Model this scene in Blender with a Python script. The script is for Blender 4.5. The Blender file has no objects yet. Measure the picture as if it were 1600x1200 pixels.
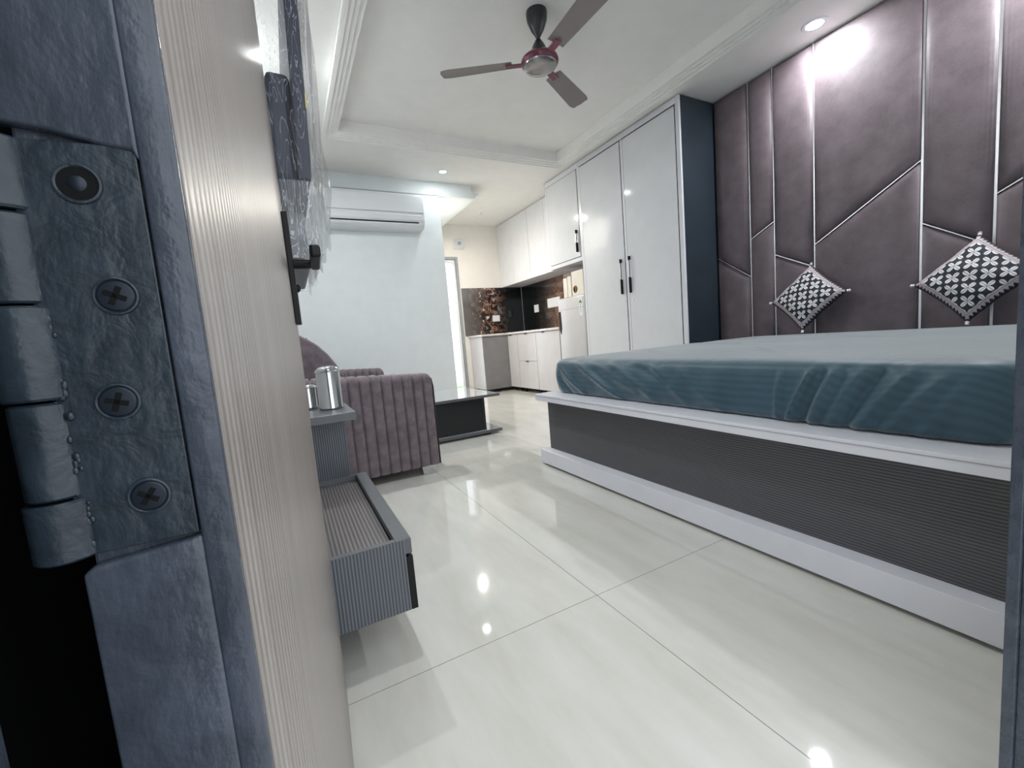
import bpy, bmesh, math, random
from mathutils import Vector, Matrix
random.seed(4)
sc = bpy.context.scene
C = sc.collection
PI = math.pi

# ------------------------------------------------------------------ camera
cam_d = bpy.data.cameras.new('camera')
cam_d.sensor_fit = 'HORIZONTAL'; cam_d.sensor_width = 36.0
cam_d.lens = 36.0 * 664.43 / 1600.0
cam_d.clip_start = 0.01; cam_d.clip_end = 100
cam = bpy.data.objects.new('camera', cam_d); C.objects.link(cam)
yaw, pit, rol = 0.478407, -0.1056036, -0.083604
fw = Vector((math.sin(yaw)*math.cos(pit), math.cos(yaw)*math.cos(pit), math.sin(pit)))
rt = Vector((math.cos(yaw), -math.sin(yaw), 0)); up = rt.cross(fw)
r2 = math.cos(rol)*rt + math.sin(rol)*up
u2 = -math.sin(rol)*rt + math.cos(rol)*up
cam.matrix_world = Matrix(((r2.x, u2.x, -fw.x, 0), (r2.y, u2.y, -fw.y, 0), (r2.z, u2.z, -fw.z, 0.8), (0, 0, 0, 1)))
sc.camera = cam

# ------------------------------------------------------------------ world, exposure
w = bpy.data.worlds.new('world'); sc.world = w; w.use_nodes = True
bg = w.node_tree.nodes['Background']
# overcast daylight above, darker ground below the horizon
wt_ = w.node_tree
wc = wt_.nodes.new('ShaderNodeTexCoord'); ws = wt_.nodes.new('ShaderNodeSeparateXYZ'); wr = wt_.nodes.new('ShaderNodeValToRGB')
wm = wt_.nodes.new('ShaderNodeMath'); wm.operation = 'MULTIPLY_ADD'; wm.inputs[1].default_value = 0.5; wm.inputs[2].default_value = 0.5
wt_.links.new(wc.outputs['Generated'], ws.inputs[0]); wt_.links.new(ws.outputs[2], wm.inputs[0]); wt_.links.new(wm.outputs[0], wr.inputs[0])
wr.color_ramp.elements[0].position = 0.38; wr.color_ramp.elements[0].color = (0.40, 0.41, 0.43, 1)
wr.color_ramp.elements[1].position = 0.50; wr.color_ramp.elements[1].color = (0.88, 0.94, 1.0, 1)
wt_.links.new(wr.outputs[0], bg.inputs[0])
bg.inputs[1].default_value = 1.6
vs = sc.view_settings
vs.view_transform = 'Standard'; vs.look = 'None'; vs.gamma = 1.0; vs.use_curve_mapping = False
vs.exposure = 0.54
LAMP_W = 15.0

# ------------------------------------------------------------------ material helpers
def lin(c):
    c = c/255.0
    return c/12.92 if c <= 0.04045 else ((c+0.055)/1.055)**2.4
def rgb(r, g, b): return (lin(r), lin(g), lin(b), 1)

class NT:
    def __init__(s, name):
        s.m = bpy.data.materials.new(name); s.m.use_nodes = True
        s.t = s.m.node_tree; s.b = s.t.nodes['Principled BSDF']; s.out = s.t.nodes['Material Output']
    def n(s, typ, **kw):
        nd = s.t.nodes.new(typ)
        for k, v in kw.items():
            if k.startswith('_'): setattr(nd, k[1:], v)
            else: nd.inputs[k.replace('__', ' ')].default_value = v
        return nd
    def l(s, a, b): s.t.links.new(a, b)
    def coord(s, which='Object', scale=None):
        c = s.n('ShaderNodeTexCoord')
        o = c.outputs[which]
        if scale:
            mp = s.n('ShaderNodeMapping'); mp.inputs['Scale'].default_value = scale
            s.l(o, mp.inputs['Vector']); o = mp.outputs[0]
        return o
    def ramp(s, fac, stops):
        r = s.n('ShaderNodeValToRGB'); e = r.color_ramp.elements
        e[0].position, e[0].color = stops[0]; e[1].position, e[1].color = stops[-1]
        for p, c in stops[1:-1]:
            x = e.new(p); x.color = c
        s.l(fac, r.inputs[0]); return r.outputs[0]
    def math(s, op, a, b=None, c=None):
        m = s.n('ShaderNodeMath', _operation=op)
        for i, v in enumerate((a, b, c)):
            if v is None: continue
            if hasattr(v, 'is_linked'): s.l(v, m.inputs[i])
            else: m.inputs[i].default_value = v
        return m.outputs[0]
    def mix(s, f, a, b):
        m = s.n('ShaderNodeMix', _data_type='RGBA')
        for i, v in ((0, f), (6, a), (7, b)):
            if hasattr(v, 'is_linked'): s.l(v, m.inputs[i])
            else: m.inputs[i].default_value = v
        return m.outputs[2]
    def bump(s, h, strength=0.3, dist=0.002):
        b = s.n('ShaderNodeBump'); b.inputs['Strength'].default_value = strength; b.inputs['Distance'].default_value = dist
        s.l(h, b.inputs['Height']); s.l(b.outputs[0], s.b.inputs['Normal'])

def plain(name, col, rough=0.5, metal=0.0, noise=0.04, scale=8.0, bump=0.0, bscale=150, coat=0.0, sheen=0.0, spec=0.5):
    k = NT(name)
    co = k.coord()
    nz = k.n('ShaderNodeTexNoise', Scale=scale, Detail=4.0); k.l(co, nz.inputs['Vector'])
    d = tuple(max(0, c*(1-noise*2)) for c in col[:3])+(1,); h = tuple(min(1, c*(1+noise*2)) for c in col[:3])+(1,)
    k.l(k.ramp(nz.outputs[0], [(0.3, d), (0.7, h)]), k.b.inputs['Base Color'])
    k.b.inputs['Roughness'].default_value = rough; k.b.inputs['Metallic'].default_value = metal
    k.b.inputs['Coat Weight'].default_value = coat; k.b.inputs['Specular IOR Level'].default_value = spec
    if sheen:
        k.b.inputs['Sheen Weight'].default_value = sheen; k.b.inputs['Sheen Roughness'].default_value = 0.4
    if bump:
        n2 = k.n('ShaderNodeTexNoise', Scale=bscale, Detail=3.0); k.l(co, n2.inputs['Vector'])
        k.bump(n2.outputs[0], bump, 0.002)
    return k.m

def reeded(name, dark, light, axis='X', period=0.006, rough=0.35, bump=0.5, grain=0.25):
    k = NT(name); co = k.coord()
    wv = k.n('ShaderNodeTexWave', Scale=0.31416/period, Distortion=0.0); wv.bands_direction = axis
    k.l(co, wv.inputs['Vector'])
    sc_ = {'X': (60, 6, 6), 'Y': (6, 60, 6), 'Z': (6, 6, 60)}[axis]
    nz = k.n('ShaderNodeTexNoise', Scale=1.0, Detail=5.0); k.l(k.coord('Object', sc_), nz.inputs['Vector'])
    f = k.math('ADD', k.math('MULTIPLY', wv.outputs[0], 1-grain), k.math('MULTIPLY', nz.outputs[0], grain))
    k.l(k.ramp(f, [(0.15, dark), (0.75, light)]), k.b.inputs['Base Color'])
    k.b.inputs['Roughness'].default_value = rough
    k.bump(wv.outputs[0], bump, 0.0015)
    return k.m

def emit(name, col, s):
    k = NT(name); k.b.inputs['Base Color'].default_value = col
    k.b.inputs['Emission Color'].default_value = col; k.b.inputs['Emission Strength'].default_value = s
    return k.m

M = {}
M['wall'] = plain('wall_paint', rgb(230, 234, 234), 0.55, noise=0.01)
M['ceil'] = plain('ceiling_paint', rgb(240, 238, 234), 0.6, noise=0.01)
M['kwall'] = plain('kitchen_wall_paint', rgb(234, 231, 225), 0.55, noise=0.01)
M['lam_white'] = plain('white_gloss_laminate', rgb(220, 221, 224), 0.07, noise=0.01)
M['lam_frame'] = plain('white_laminate_frame', rgb(220, 221, 226), 0.3, noise=0.01)
M['lam_kit'] = plain('kitchen_laminate', rgb(206, 202, 203), 0.22, noise=0.015)
M['lam_bed'] = plain('bed_white_laminate', rgb(228, 228, 234), 0.3, noise=0.015)
M['black'] = plain('black_satin', rgb(9, 10, 13), 0.4, spec=0.3)
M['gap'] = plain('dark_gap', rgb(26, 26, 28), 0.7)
M['navy_side'] = plain('dark_slate_laminate', rgb(44, 53, 62), 0.28, noise=0.08, scale=3)
M['chrome'] = plain('chrome', rgb(245, 243, 246), 0.32, 1.0, noise=0.01)
M['steel'] = plain('brushed_steel', rgb(200, 200, 200), 0.12, 1.0, noise=0.03)
M['white_plastic'] = plain('white_plastic', rgb(226, 229, 231), 0.3, noise=0.005)
M['grey_plastic'] = plain('grey_plastic', rgb(150, 153, 156), 0.4)
M['counter'] = plain('counter_stone', rgb(215, 208, 206), 0.2, noise=0.05, scale=20)
M['fridge'] = plain('fridge_silver', rgb(205, 202, 202), 0.28, 0.25, noise=0.01)
M['fan'] = plain('fan_enamel', rgb(172, 165, 163), 0.35, 0.0, noise=0.02)
M['fan_dark'] = plain('fan_dark_grey', rgb(52, 55, 58), 0.25, 0.3)
M['fan_cap'] = plain('fan_grey_metal', rgb(150, 148, 148), 0.2, 0.8)
M['fan_red'] = plain('fan_red_trim', rgb(118, 72, 86), 0.25, 0.6)
M['table_grey'] = plain('table_grey_laminate', rgb(182, 184, 188), 0.08, noise=0.02, coat=0.8)
M['table_edge'] = plain('table_edge_band', rgb(92, 93, 96), 0.35, noise=0.03)
M['table_dark'] = plain('table_dark_laminate', rgb(22, 25, 28), 0.3, noise=0.05)
M['tv_navy'] = plain('tv_navy_plastic', rgb(14, 27, 54), 0.45, noise=0.05)
M['bag_grey'] = plain('bracket_grey', rgb(112, 116, 120), 0.4)
M['carton'] = plain('white_carton', rgb(228, 220, 208), 0.6, noise=0.03)
M['carton_brown'] = plain('brown_flat_box', rgb(120, 104, 96), 0.6)
M['gold'] = plain('gold_print', rgb(196, 170, 112), 0.5)
M['leaf_green'] = plain('green_print', rgb(96, 128, 70), 0.6)
M['leaf'] = plain('plant_leaf', rgb(120, 165, 70), 0.5, noise=0.2)
M['mat_green'] = plain('green_mat', rgb(130, 200, 70), 0.9, noise=0.1, scale=60)
M['balcony'] = plain('balcony_tile', rgb(200, 198, 190), 0.6)
M['rubber'] = plain('dark_rubber', rgb(12, 13, 15), 0.8, spec=0.2)
M['grout'] = plain('grout', rgb(98, 94, 86), 0.8)
M['tassel'] = plain('white_tassel', rgb(226, 222, 222), 0.8, bump=0.4)
M['sofa'] = plain('taupe_velvet', rgb(112, 100, 105), 0.75, noise=0.13, scale=22, bump=0.25, bscale=300, sheen=0.35)
M['piping'] = plain('dark_piping', rgb(48, 42, 45), 0.7)
M['reed_grey'] = reeded('reeded_slate', rgb(66, 70, 76), rgb(108, 112, 119), 'X', 0.008, 0.38, 0.35)
M['reed_top'] = reeded('reeded_slate_top', rgb(84, 80, 80), rgb(128, 122, 121), 'X', 0.0105, 0.3, 0.35)
M['rim_grey'] = plain('slate_laminate', rgb(98, 101, 105), 0.35, noise=0.05)
M['reed_bed'] = reeded('reeded_charcoal', rgb(62, 62, 65), rgb(98, 98, 101), 'Z', 0.009, 0.4, 0.5, 0.3)
M['lamp_glow'] = emit('lamp_glow', (0.92, 0.97, 1, 1), 14.0)

# floor tiles: ivory vitrified with faint veins running along the long side
k = NT('ivory_tile')
gi = k.n('ShaderNodeNewGeometry')
n1 = k.n('ShaderNodeTexNoise', Scale=1.0, Detail=6.0, Roughness=0.6)
mp = k.n('ShaderNodeMapping'); mp.inputs['Scale'].default_value = (9, 2.2, 1); mp.inputs['Rotation'].default_value = (0, 0, 0.35)
k.l(gi.outputs['Position'], mp.inputs['Vector']); k.l(mp.outputs[0], n1.inputs['Vector'])
k.l(k.ramp(n1.outputs[0], [(0.25, rgb(202, 199, 190)), (0.5, rgb(212, 210, 202)), (0.75, rgb(219, 218, 212))]), k.b.inputs['Base Color'])
k.b.inputs['Roughness'].default_value = 0.04
M['tile'] = k.m

# entrance door laminate: whitewashed wood with fine vertical combing
k = NT('whitewashed_combed_laminate')
wv = k.n('ShaderNodeTexWave', Scale=0.31416/0.0085, Distortion=1.2, Detail=2.0); wv.bands_direction = 'Y'
wv.inputs['Detail Scale'].default_value = 0.35
k.l(k.coord('Object', (1, 1, 0.06)), wv.inputs['Vector'])
n1 = k.n('ShaderNodeTexNoise', Scale=1.0, Detail=6.0); k.l(k.coord('Object', (30, 160, 2.0)), n1.inputs['Vector'])
f = k.math('ADD', k.math('MULTIPLY', wv.outputs[0], 0.3), k.math('MULTIPLY', n1.outputs[0], 0.7))
k.l(k.ramp(f, [(0.25, rgb(112, 104, 98)), (0.5, rgb(141, 133, 127)), (0.75, rgb(162, 155, 150))]), k.b.inputs['Base Color'])
k.b.inputs['Roughness'].default_value = 0.34
k.bump(k.math('ADD', wv.outputs[0], n1.outputs[0]), 0.3, 0.001)
M['door'] = k.m

# thick blue grey enamel paint, brushed and lumpy
def paint(name, dark, light, rough, bump, sc1=45.0):
    k = NT(name); co = k.coord()
    n1 = k.n('ShaderNodeTexNoise', Scale=sc1, Detail=4.0, Distortion=0.6); k.l(co, n1.inputs['Vector'])
    n2 = k.n('ShaderNodeTexNoise', Scale=1.0, Detail=3.0); k.l(k.coord('Object', (220, 220, 70)), n2.inputs['Vector'])
    n3 = k.n('ShaderNodeTexNoise', Scale=420.0, Detail=2.0); k.l(co, n3.inputs['Vector'])
    k.l(k.ramp(n1.outputs[0], [(0.3, dark), (0.7, light)]), k.b.inputs['Base Color'])
    k.l(k.ramp(n2.outputs[0], [(0.3, (rough-0.08,)*3+(1,)), (0.7, (rough+0.15,)*3+(1,))]), k.b.inputs['Roughness'])
    h = k.math('ADD', k.math('MULTIPLY', n1.outputs[0], 1.0), k.math('ADD', k.math('MULTIPLY', n2.outputs[0], 0.35), k.math('MULTIPLY', n3.outputs[0], 0.12)))
    k.bump(h, bump, 0.004)
    return k.m
M['paint'] = paint('blue_grey_enamel', rgb(54, 60, 69), rgb(68, 75, 86), 0.28, 0.35)
M['hinge'] = paint('hinge_dark_paint', rgb(24, 33, 41), rgb(40, 51, 60), 0.30, 0.22, 90.0)
M['screw'] = plain('screw_dark', rgb(30, 38, 48), 0.35, 0.4)

# fitted sheet, satin stripes
k = NT('teal_satin_sheet')
gi = k.n('ShaderNodeNewGeometry'); sp = k.n('ShaderNodeSeparateXYZ'); k.l(gi.outputs['Position'], sp.inputs[0])
xz = k.math('ADD', sp.outputs[0], sp.outputs[2])
st = k.math('SINE', k.math('MULTIPLY', xz, 2*PI/0.026))
n1 = k.n('ShaderNodeTexNoise', Scale=9.0, Detail=3.0); k.l(gi.outputs['Position'], n1.inputs['Vector'])
f = k.math('ADD', k.math('MULTIPLY_ADD', st, 0.13, 0.5), k.math('MULTIPLY_ADD', n1.outputs[0], 0.6, -0.3))
k.l(k.ramp(f, [(0.2, rgb(44, 71, 84)), (0.8, rgb(62, 92, 106))]), k.b.inputs['Base Color'])
k.b.inputs['Roughness'].default_value = 0.5; k.b.inputs['Sheen Weight'].default_value = 0.9
k.b.inputs['Sheen Roughness'].default_value = 0.35
n2 = k.n('ShaderNodeTexNoise', Scale=26.0, Detail=4.0); k.l(gi.outputs['Position'], n2.inputs['Vector'])
k.bump(n2.outputs[0], 0.3, 0.006)
M['sheet'] = k.m

# headboard velvet
k = NT('mauve_velvet'); gi = k.n('ShaderNodeNewGeometry')
n1 = k.n('ShaderNodeTexNoise', Scale=7.0, Detail=6.0, Roughness=0.65); k.l(gi.outputs['Position'], n1.inputs['Vector'])
n2 = k.n('ShaderNodeTexNoise', Scale=220.0, Detail=2.0); k.l(gi.outputs['Position'], n2.inputs['Vector'])
f = k.math('ADD', k.math('MULTIPLY', n1.outputs[0], 0.75), k.math('MULTIPLY', n2.outputs[0], 0.25))
k.l(k.ramp(f, [(0.32, rgb(85, 74, 78)), (0.68, rgb(112, 100, 105))]), k.b.inputs['Base Color'])
k.b.inputs['Roughness'].default_value = 0.55; k.b.inputs['Sheen Weight'].default_value = 0.2; k.b.inputs['Sheen Roughness'].default_value = 0.35
k.bump(n1.outputs[0], 0.2, 0.006)
M['velvet'] = k.m

# cushion print: white four petal flowers on navy black, pale ribbon border with dark zigzag
k = NT('cushion_print')
uvn = k.n('ShaderNodeUVMap'); sp = k.n('ShaderNodeSeparateXYZ'); k.l(uvn.outputs[0], sp.inputs[0])
u, v = sp.outputs[0], sp.outputs[1]
K = 3.6
p = k.math('MULTIPLY', k.math('ADD', u, v), K); q = k.math('MULTIPLY', k.math('SUBTRACT', u, v), K)
pc = k.math('SUBTRACT', k.math('FRACT', k.math('ADD', p, 50.0)), 0.5); qc = k.math('SUBTRACT', k.math('FRACT', k.math('ADD', q, 50.5)), 0.5)
r_ = k.math('SQRT', k.math('ADD', k.math('MULTIPLY', pc, pc), k.math('MULTIPLY', qc, qc)))
a_ = k.math('ARCTAN2', qc, pc)
lob = k.math('POWER', k.math('ABSOLUTE', k.math('SINE', k.math('MULTIPLY', a_, 2.0))), 1.0)
pet = k.math('LESS_THAN', r_, k.math('MULTIPLY', lob, 0.53))
vein = k.math('GREATER_THAN', k.math('ABSOLUTE', k.math('SUBTRACT', k.math('ABSOLUTE', pc), k.math('ABSOLUTE', qc))), 0.022)
pet = k.math('MULTIPLY', pet, vein)
uu = k.math('ABSOLUTE', k.math('SUBTRACT', u, 0.5)); vv = k.math('ABSOLUTE', k.math('SUBTRACT', v, 0.5))
mx = k.math('MAXIMUM', uu, vv); mn = k.math('MINIMUM', uu, vv)
band = k.math('GREATER_THAN', mx, 0.41)
zig = k.math('GREATER_THAN', k.math('ADD', k.math('MULTIPLY', k.math('PINGPONG', mn, 0.03), 1.2), 0.452), mx)
bandcol = k.mix(zig, rgb(28, 28, 36), rgb(170, 158, 161))
stitch = k.math('LESS_THAN', k.math('ABSOLUTE', k.math('SUBTRACT', mx, 0.432)), 0.004)
bandcol = k.mix(stitch, bandcol, rgb(120, 106, 110))
body = k.mix(pet, rgb(18, 22, 34), rgb(212, 210, 212))
k.l(k.mix(band, body, bandcol), k.b.inputs['Base Color'])
k.b.inputs['Roughness'].default_value = 0.75
M['cushion'] = k.m

# backsplash: dark printed glass with copper clouds
k = NT('dark_marble_glass'); gi = k.n('ShaderNodeNewGeometry')
n1 = k.n('ShaderNodeTexNoise', Scale=3.2, Detail=7.0, Roughness=0.62, Distortion=1.2); k.l(gi.outputs['Position'], n1.inputs['Vector'])
n2 = k.n('ShaderNodeTexNoise', Scale=11.0, Detail=6.0, Distortion=2.0); k.l(gi.outputs['Position'], n2.inputs['Vector'])
sp = k.n('ShaderNodeSeparateXYZ'); k.l(gi.outputs['Position'], sp.inputs[0])
al = k.math('ADD', sp.outputs[0], k.math('SUBTRACT', 6.4, sp.outputs[1]))     # distance along the two walls, 3.65 at the corner
wob = k.math('ADD', al, k.math('MULTIPLY_ADD', n1.outputs[0], 0.5, -0.25))
pos = k.math('DIVIDE', k.math('SUBTRACT', wob, 2.5), 3.1)
base = k.ramp(pos, [(0.0, rgb(112, 108, 106)), (0.10, rgb(84, 80, 79)), (0.16, rgb(40, 38, 38)), (0.28, rgb(20, 23, 24)), (0.50, rgb(22, 26, 27)), (0.60, rgb(48, 44, 42)), (0.70, rgb(92, 80, 72)), (0.74, rgb(148, 110, 88)), (0.77, rgb(96, 84, 78)), (1.0, rgb(70, 62, 58))])
def bump1(c, w_): 
    d = k.math('DIVIDE', k.math('SUBTRACT', al, c), w_)
    return k.math('POWER', 2.718, k.math('MULTIPLY', k.math('MULTIPLY', d, d), -1.0))
fl = k.ramp(n2.outputs[0], [(0.50, (0, 0, 0, 1)), (0.57, (1, 1, 1, 1))])
m_ = k.math('MULTIPLY', fl, k.math('ADD', bump1(3.02, 0.20), k.math('MULTIPLY', bump1(4.75, 0.22), 0.8)))
base = k.mix(m_, base, rgb(150, 112, 94))
n3 = k.n('ShaderNodeTexNoise', Scale=17.0, Detail=3.0); k.l(gi.outputs['Position'], n3.inputs['Vector'])
m2 = k.math('MULTIPLY', k.ramp(n3.outputs[0], [(0.60, (0, 0, 0, 1)), (0.64, (1, 1, 1, 1))]), bump1(2.98, 0.17))
k.l(k.mix(m2, base, rgb(226, 214, 206)), k.b.inputs['Base Color'])
k.b.inputs['Roughness'].default_value = 0.06; k.b.inputs['Specular IOR Level'].default_value = 0.6
M['splash'] = k.m

# clear glass
k = NT('clear_glass'); k.b.inputs['Transmission Weight'].default_value = 1.0
k.b.inputs['Roughness'].default_value = 0.0; k.b.inputs['IOR'].default_value = 1.02; k.b.inputs['Base Color'].default_value = (1, 1, 1, 1)
M['glass'] = k.m

# wrinkled clear polythene
def film(name, body, amt, tint):
    k = NT(name); t = k.t; t.nodes.remove(k.b)
    tr = k.n('ShaderNodeBsdfTransparent'); gl = k.n('ShaderNodeBsdfGlossy'); gl.inputs['Roughness'].default_value = 0.12
    d1 = k.n('ShaderNodeBsdfDiffuse'); d1.inputs[0].default_value = tint
    d2_ = k.n('ShaderNodeBsdfTranslucent'); d2_.inputs[0].default_value = tint
    df = k.n('ShaderNodeAddShader'); k.l(d1.outputs[0], df.inputs[0]); k.l(d2_.outputs[0], df.inputs[1])
    co = k.coord()
    mp = k.n('ShaderNodeMapping'); mp.inputs['Scale'].default_value = (18, 18, 3); k.l(co, mp.inputs['Vector'])
    n1 = k.n('ShaderNodeTexNoise', Scale=1.0, Detail=5.0, Distortion=1.5); k.l(mp.outputs[0], n1.inputs['Vector'])
    n2 = k.n('ShaderNodeTexNoise', Scale=2.0, Detail=3.0, Distortion=2.5); k.l(mp.outputs[0], n2.inputs['Vector'])
    glint = k.ramp(k.math('ABSOLUTE', k.math('SUBTRACT', n2.outputs[0], 0.5)), [(0.0, (1, 1, 1, 1)), (0.022, (0, 0, 0, 1))])  # thin white crease lines painted in as highlights
    bp = k.n('ShaderNodeBump'); bp.inputs['Strength'].default_value = 0.9; bp.inputs['Distance'].default_value = 0.01
    k.l(n1.outputs[0], bp.inputs['Height']); k.l(bp.outputs[0], gl.inputs['Normal'])
    m1 = k.n('ShaderNodeMixShader'); m2 = k.n('ShaderNodeMixShader')
    fres = k.n('ShaderNodeFresnel', IOR=1.35); k.l(bp.outputs[0], fres.inputs['Normal'])
    k.l(tr.outputs[0], m1.inputs[1]); k.l(df.outputs[0], m1.inputs[2])
    k.l(k.math('ADD', k.math('MULTIPLY', glint, amt), body), m1.inputs[0])
    k.l(k.math('MULTIPLY', fres.outputs[0], 0.4), m2.inputs[0]); k.l(m1.outputs[0], m2.inputs[1]); k.l(gl.outputs[0], m2.inputs[2])
    k.l(m2.outputs[0], k.out.inputs['Surface'])
    return k.m
M['film'] = film('clear_polythene', 0.035, 0.22, rgb(242, 244, 248))
M['film2'] = film('crumpled_polythene', 0.16, 0.5, rgb(205, 208, 212))

# ------------------------------------------------------------------ object helpers
WORLD = {}          # object -> world matrix of its frame
XF = Matrix.Identity(4)   # current building transform (for the swung door)

def tag(o, label=None, cat=None, group=None, kind=None):
    if label: o['label'] = label
    if cat: o['category'] = cat
    if group: o['group'] = group
    if kind: o['kind'] = kind
    return o
def thing(name, label, cat, loc=(0, 0, 0), group=None, kind=None):
    o = bpy.data.objects.new(name, None); C.objects.link(o)
    o.empty_display_size = 0.1
    mw = XF @ Matrix.Translation(loc); o.matrix_world = mw; WORLD[o] = mw
    return tag(o, label, cat, group, kind)
def put(name, bm, mat, parent=None, smooth=False, label=None):
    """links the bmesh (in building coordinates) as one object"""
    if parent is None:
        xs = [v.co for v in bm.verts]
        c = Vector(((min(v.x for v in xs)+max(v.x for v in xs))/2, (min(v.y for v in xs)+max(v.y for v in xs))/2, min(v.z for v in xs)))
        mw = XF @ Matrix.Translation(c)
    else: mw = WORLD[parent]
    bm.transform(mw.inverted() @ XF)
    me = bpy.data.meshes.new(name); bm.to_mesh(me); bm.free()
    for m in (mat if isinstance(mat, (list, tuple)) else [mat]): me.materials.append(m)
    if smooth:
        for p in me.polygons: p.use_smooth = True
    o = bpy.data.objects.new(name, me); C.objects.link(o)
    if parent is None: o.matrix_world = mw
    else: o.parent = parent
    WORLD[o] = mw
    if label: o['label'] = label
    return o
def a_box(bm, x0, x1, y0, y1, z0, z1, bev=0.0, seg=2):
    t = bmesh.new()
    vs_ = [t.verts.new((x, y, z)) for z in (z0, z1) for y in (y0, y1) for x in (x0, x1)]
    for f in ((0, 2, 3, 1), (4, 5, 7, 6), (0, 1, 5, 4), (2, 6, 7, 3), (0, 4, 6, 2), (1, 3, 7, 5)):
        t.faces.new([vs_[i] for i in f])
    if bev: bmesh.ops.bevel(t, geom=t.edges[:], offset=bev, segments=seg, affect='EDGES', profile=0.5)
    join(bm, t)
def join(bm, t):
    me = bpy.data.meshes.new('tmp'); t.to_mesh(me); t.free(); bm.from_mesh(me); bpy.data.meshes.remove(me)
def box(name, x0, x1, y0, y1, z0, z1, mat, parent=None, bev=0.002, seg=2, label=None):
    bm = bmesh.new(); a_box(bm, x0, x1, y0, y1, z0, z1, bev, seg)
    return put(name, bm, mat, parent, label=label)
def boxes(name, lst, mat, parent=None, bev=0.0):
    bm = bmesh.new()
    for b in lst: a_box(bm, *b, bev=bev)
    return put(name, bm, mat, parent)
def a_lathe(bm, prof, c, seg=32, axis=(0, 0, 1)):
    q = Vector((0, 0, 1)).rotation_difference(Vector(axis)).to_matrix()
    rings = []
    for r, z in prof:
        if r < 1e-6: rings.append([bm.verts.new(Vector(c)+q@Vector((0, 0, z)))])
        else: rings.append([bm.verts.new(Vector(c)+q@Vector((r*math.cos(2*PI*i/seg), r*math.sin(2*PI*i/seg), z))) for i in range(seg)])
    for A, B in zip(rings, rings[1:]):
        for i in range(seg):
            j = (i+1) % seg
            if len(A) == 1 and len(B) == 1: continue
            if len(A) == 1: bm.faces.new((A[0], B[j], B[i]))
            elif len(B) == 1: bm.faces.new((A[i], A[j], B[0]))
            else: bm.faces.new((A[i], A[j], B[j], B[i]))
    for R, fl in ((rings[0], True), (rings[-1], False)):
        if len(R) > 1: bm.faces.new(R[::-1] if fl else R)
def lathe(name, prof, c, mat, parent=None, seg=32, axis=(0, 0, 1), smooth=True, label=None):
    bm = bmesh.new(); a_lathe(bm, prof, c, seg, axis)
    bmesh.ops.recalc_face_normals(bm, faces=bm.faces[:])
    o = put(name, bm, mat, parent, smooth, label)
    if smooth: autosmooth(o)
    return o
def autosmooth(o, ang=0.6):
    me = o.data
    bm = bmesh.new(); bm.from_mesh(me)
    for e in bm.edges:
        if len(e.link_faces) == 2 and e.calc_face_angle(0) > ang: e.smooth = False
    bm.to_mesh(me); bm.free()
def a_tube(bm, pts, r, seg=8):
    pts = [Vector(p) for p in pts]; rings = []
    for i, p_ in enumerate(pts):
        d = (pts[min(i+1, len(pts)-1)]-pts[max(i-1, 0)]).normalized()
        ref = Vector((0, 0, 1)) if abs(d.z) < 0.9 else Vector((1, 0, 0))
        a = d.cross(ref).normalized(); b = d.cross(a)
        rings.append([bm.verts.new(p_+r*(math.cos(2*PI*k_/seg)*a+math.sin(2*PI*k_/seg)*b)) for k_ in range(seg)])
    for A, B in zip(rings, rings[1:]):
        for i in range(seg): bm.faces.new((A[i], A[(i+1) % seg], B[(i+1) % seg], B[i]))
    bm.faces.new(rings[0][::-1]); bm.faces.new(rings[-1])
def tube(name, pts, r, mat, parent=None, seg=8):
    bm = bmesh.new(); a_tube(bm, pts, r, seg); bmesh.ops.recalc_face_normals(bm, faces=bm.faces[:])
    return put(name, bm, mat, parent, True)
def a_prism(bm, poly, axis, lo, hi, bev=0.0):
    t = bmesh.new()
    def P(a, b, h): return {'X': (h, a, b), 'Y': (a, h, b), 'Z': (a, b, h)}[axis]
    A = [t.verts.new(P(a, b, lo)) for a, b in poly]; B = [t.verts.new(P(a, b, hi)) for a, b in poly]
    n_ = len(poly)
    t.faces.new(A); t.faces.new(B[::-1])
    for i in range(n_): t.faces.new((A[i], B[i], B[(i+1) % n_], A[(i+1) % n_]))
    bmesh.ops.recalc_face_normals(t, faces=t.faces[:])
    if bev: bmesh.ops.bevel(t, geom=t.edges[:], offset=bev, segments=2, affect='EDGES', profile=0.5)
    join(bm, t)
def prism(name, poly, axis, lo, hi, mat, parent=None, bev=0.0, smooth=False):
    bm = bmesh.new(); a_prism(bm, poly, axis, lo, hi, bev)
    o = put(name, bm, mat, parent, smooth)
    if smooth: autosmooth(o)
    return o
def dup(o, parent=None, loc=None):
    c = o.copy(); C.objects.link(c)
    if parent: c.parent = parent
    if loc is not None: c.location = loc
    for ch in list(o.children): dup(ch, c)
    return c

# ------------------------------------------------------------------ the room shell
S = 2.64            # underside of the dropped ceiling border
XL, XR, YF, YB = -0.10, 3.65, 0.187, 6.40
fl = thing('floor', 'glossy ivory floor of large rectangular tiles with thin joints', 'floor', (1.7, 3.2, 0), kind='structure')
box('bedding', XL-0.2, XR+0.2, -0.4, YB+0.05, -0.06, -0.0005, M['grout'], fl, bev=0)
xs = [-0.3, -0.054, 0.746, 1.546, 2.346, 3.146, XR+0.1]; ys = [-0.4, 0.993, 2.593, 4.193, 5.793, YB+0.05]
for i in range(len(xs)-1):
    for j in range(len(ys)-1):
        g = 0.0009
        box('tile', xs[i]+g, xs[i+1]-g, ys[j]+g, ys[j+1]-g, -0.02, 0.0, M['tile'], fl, bev=0)

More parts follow.
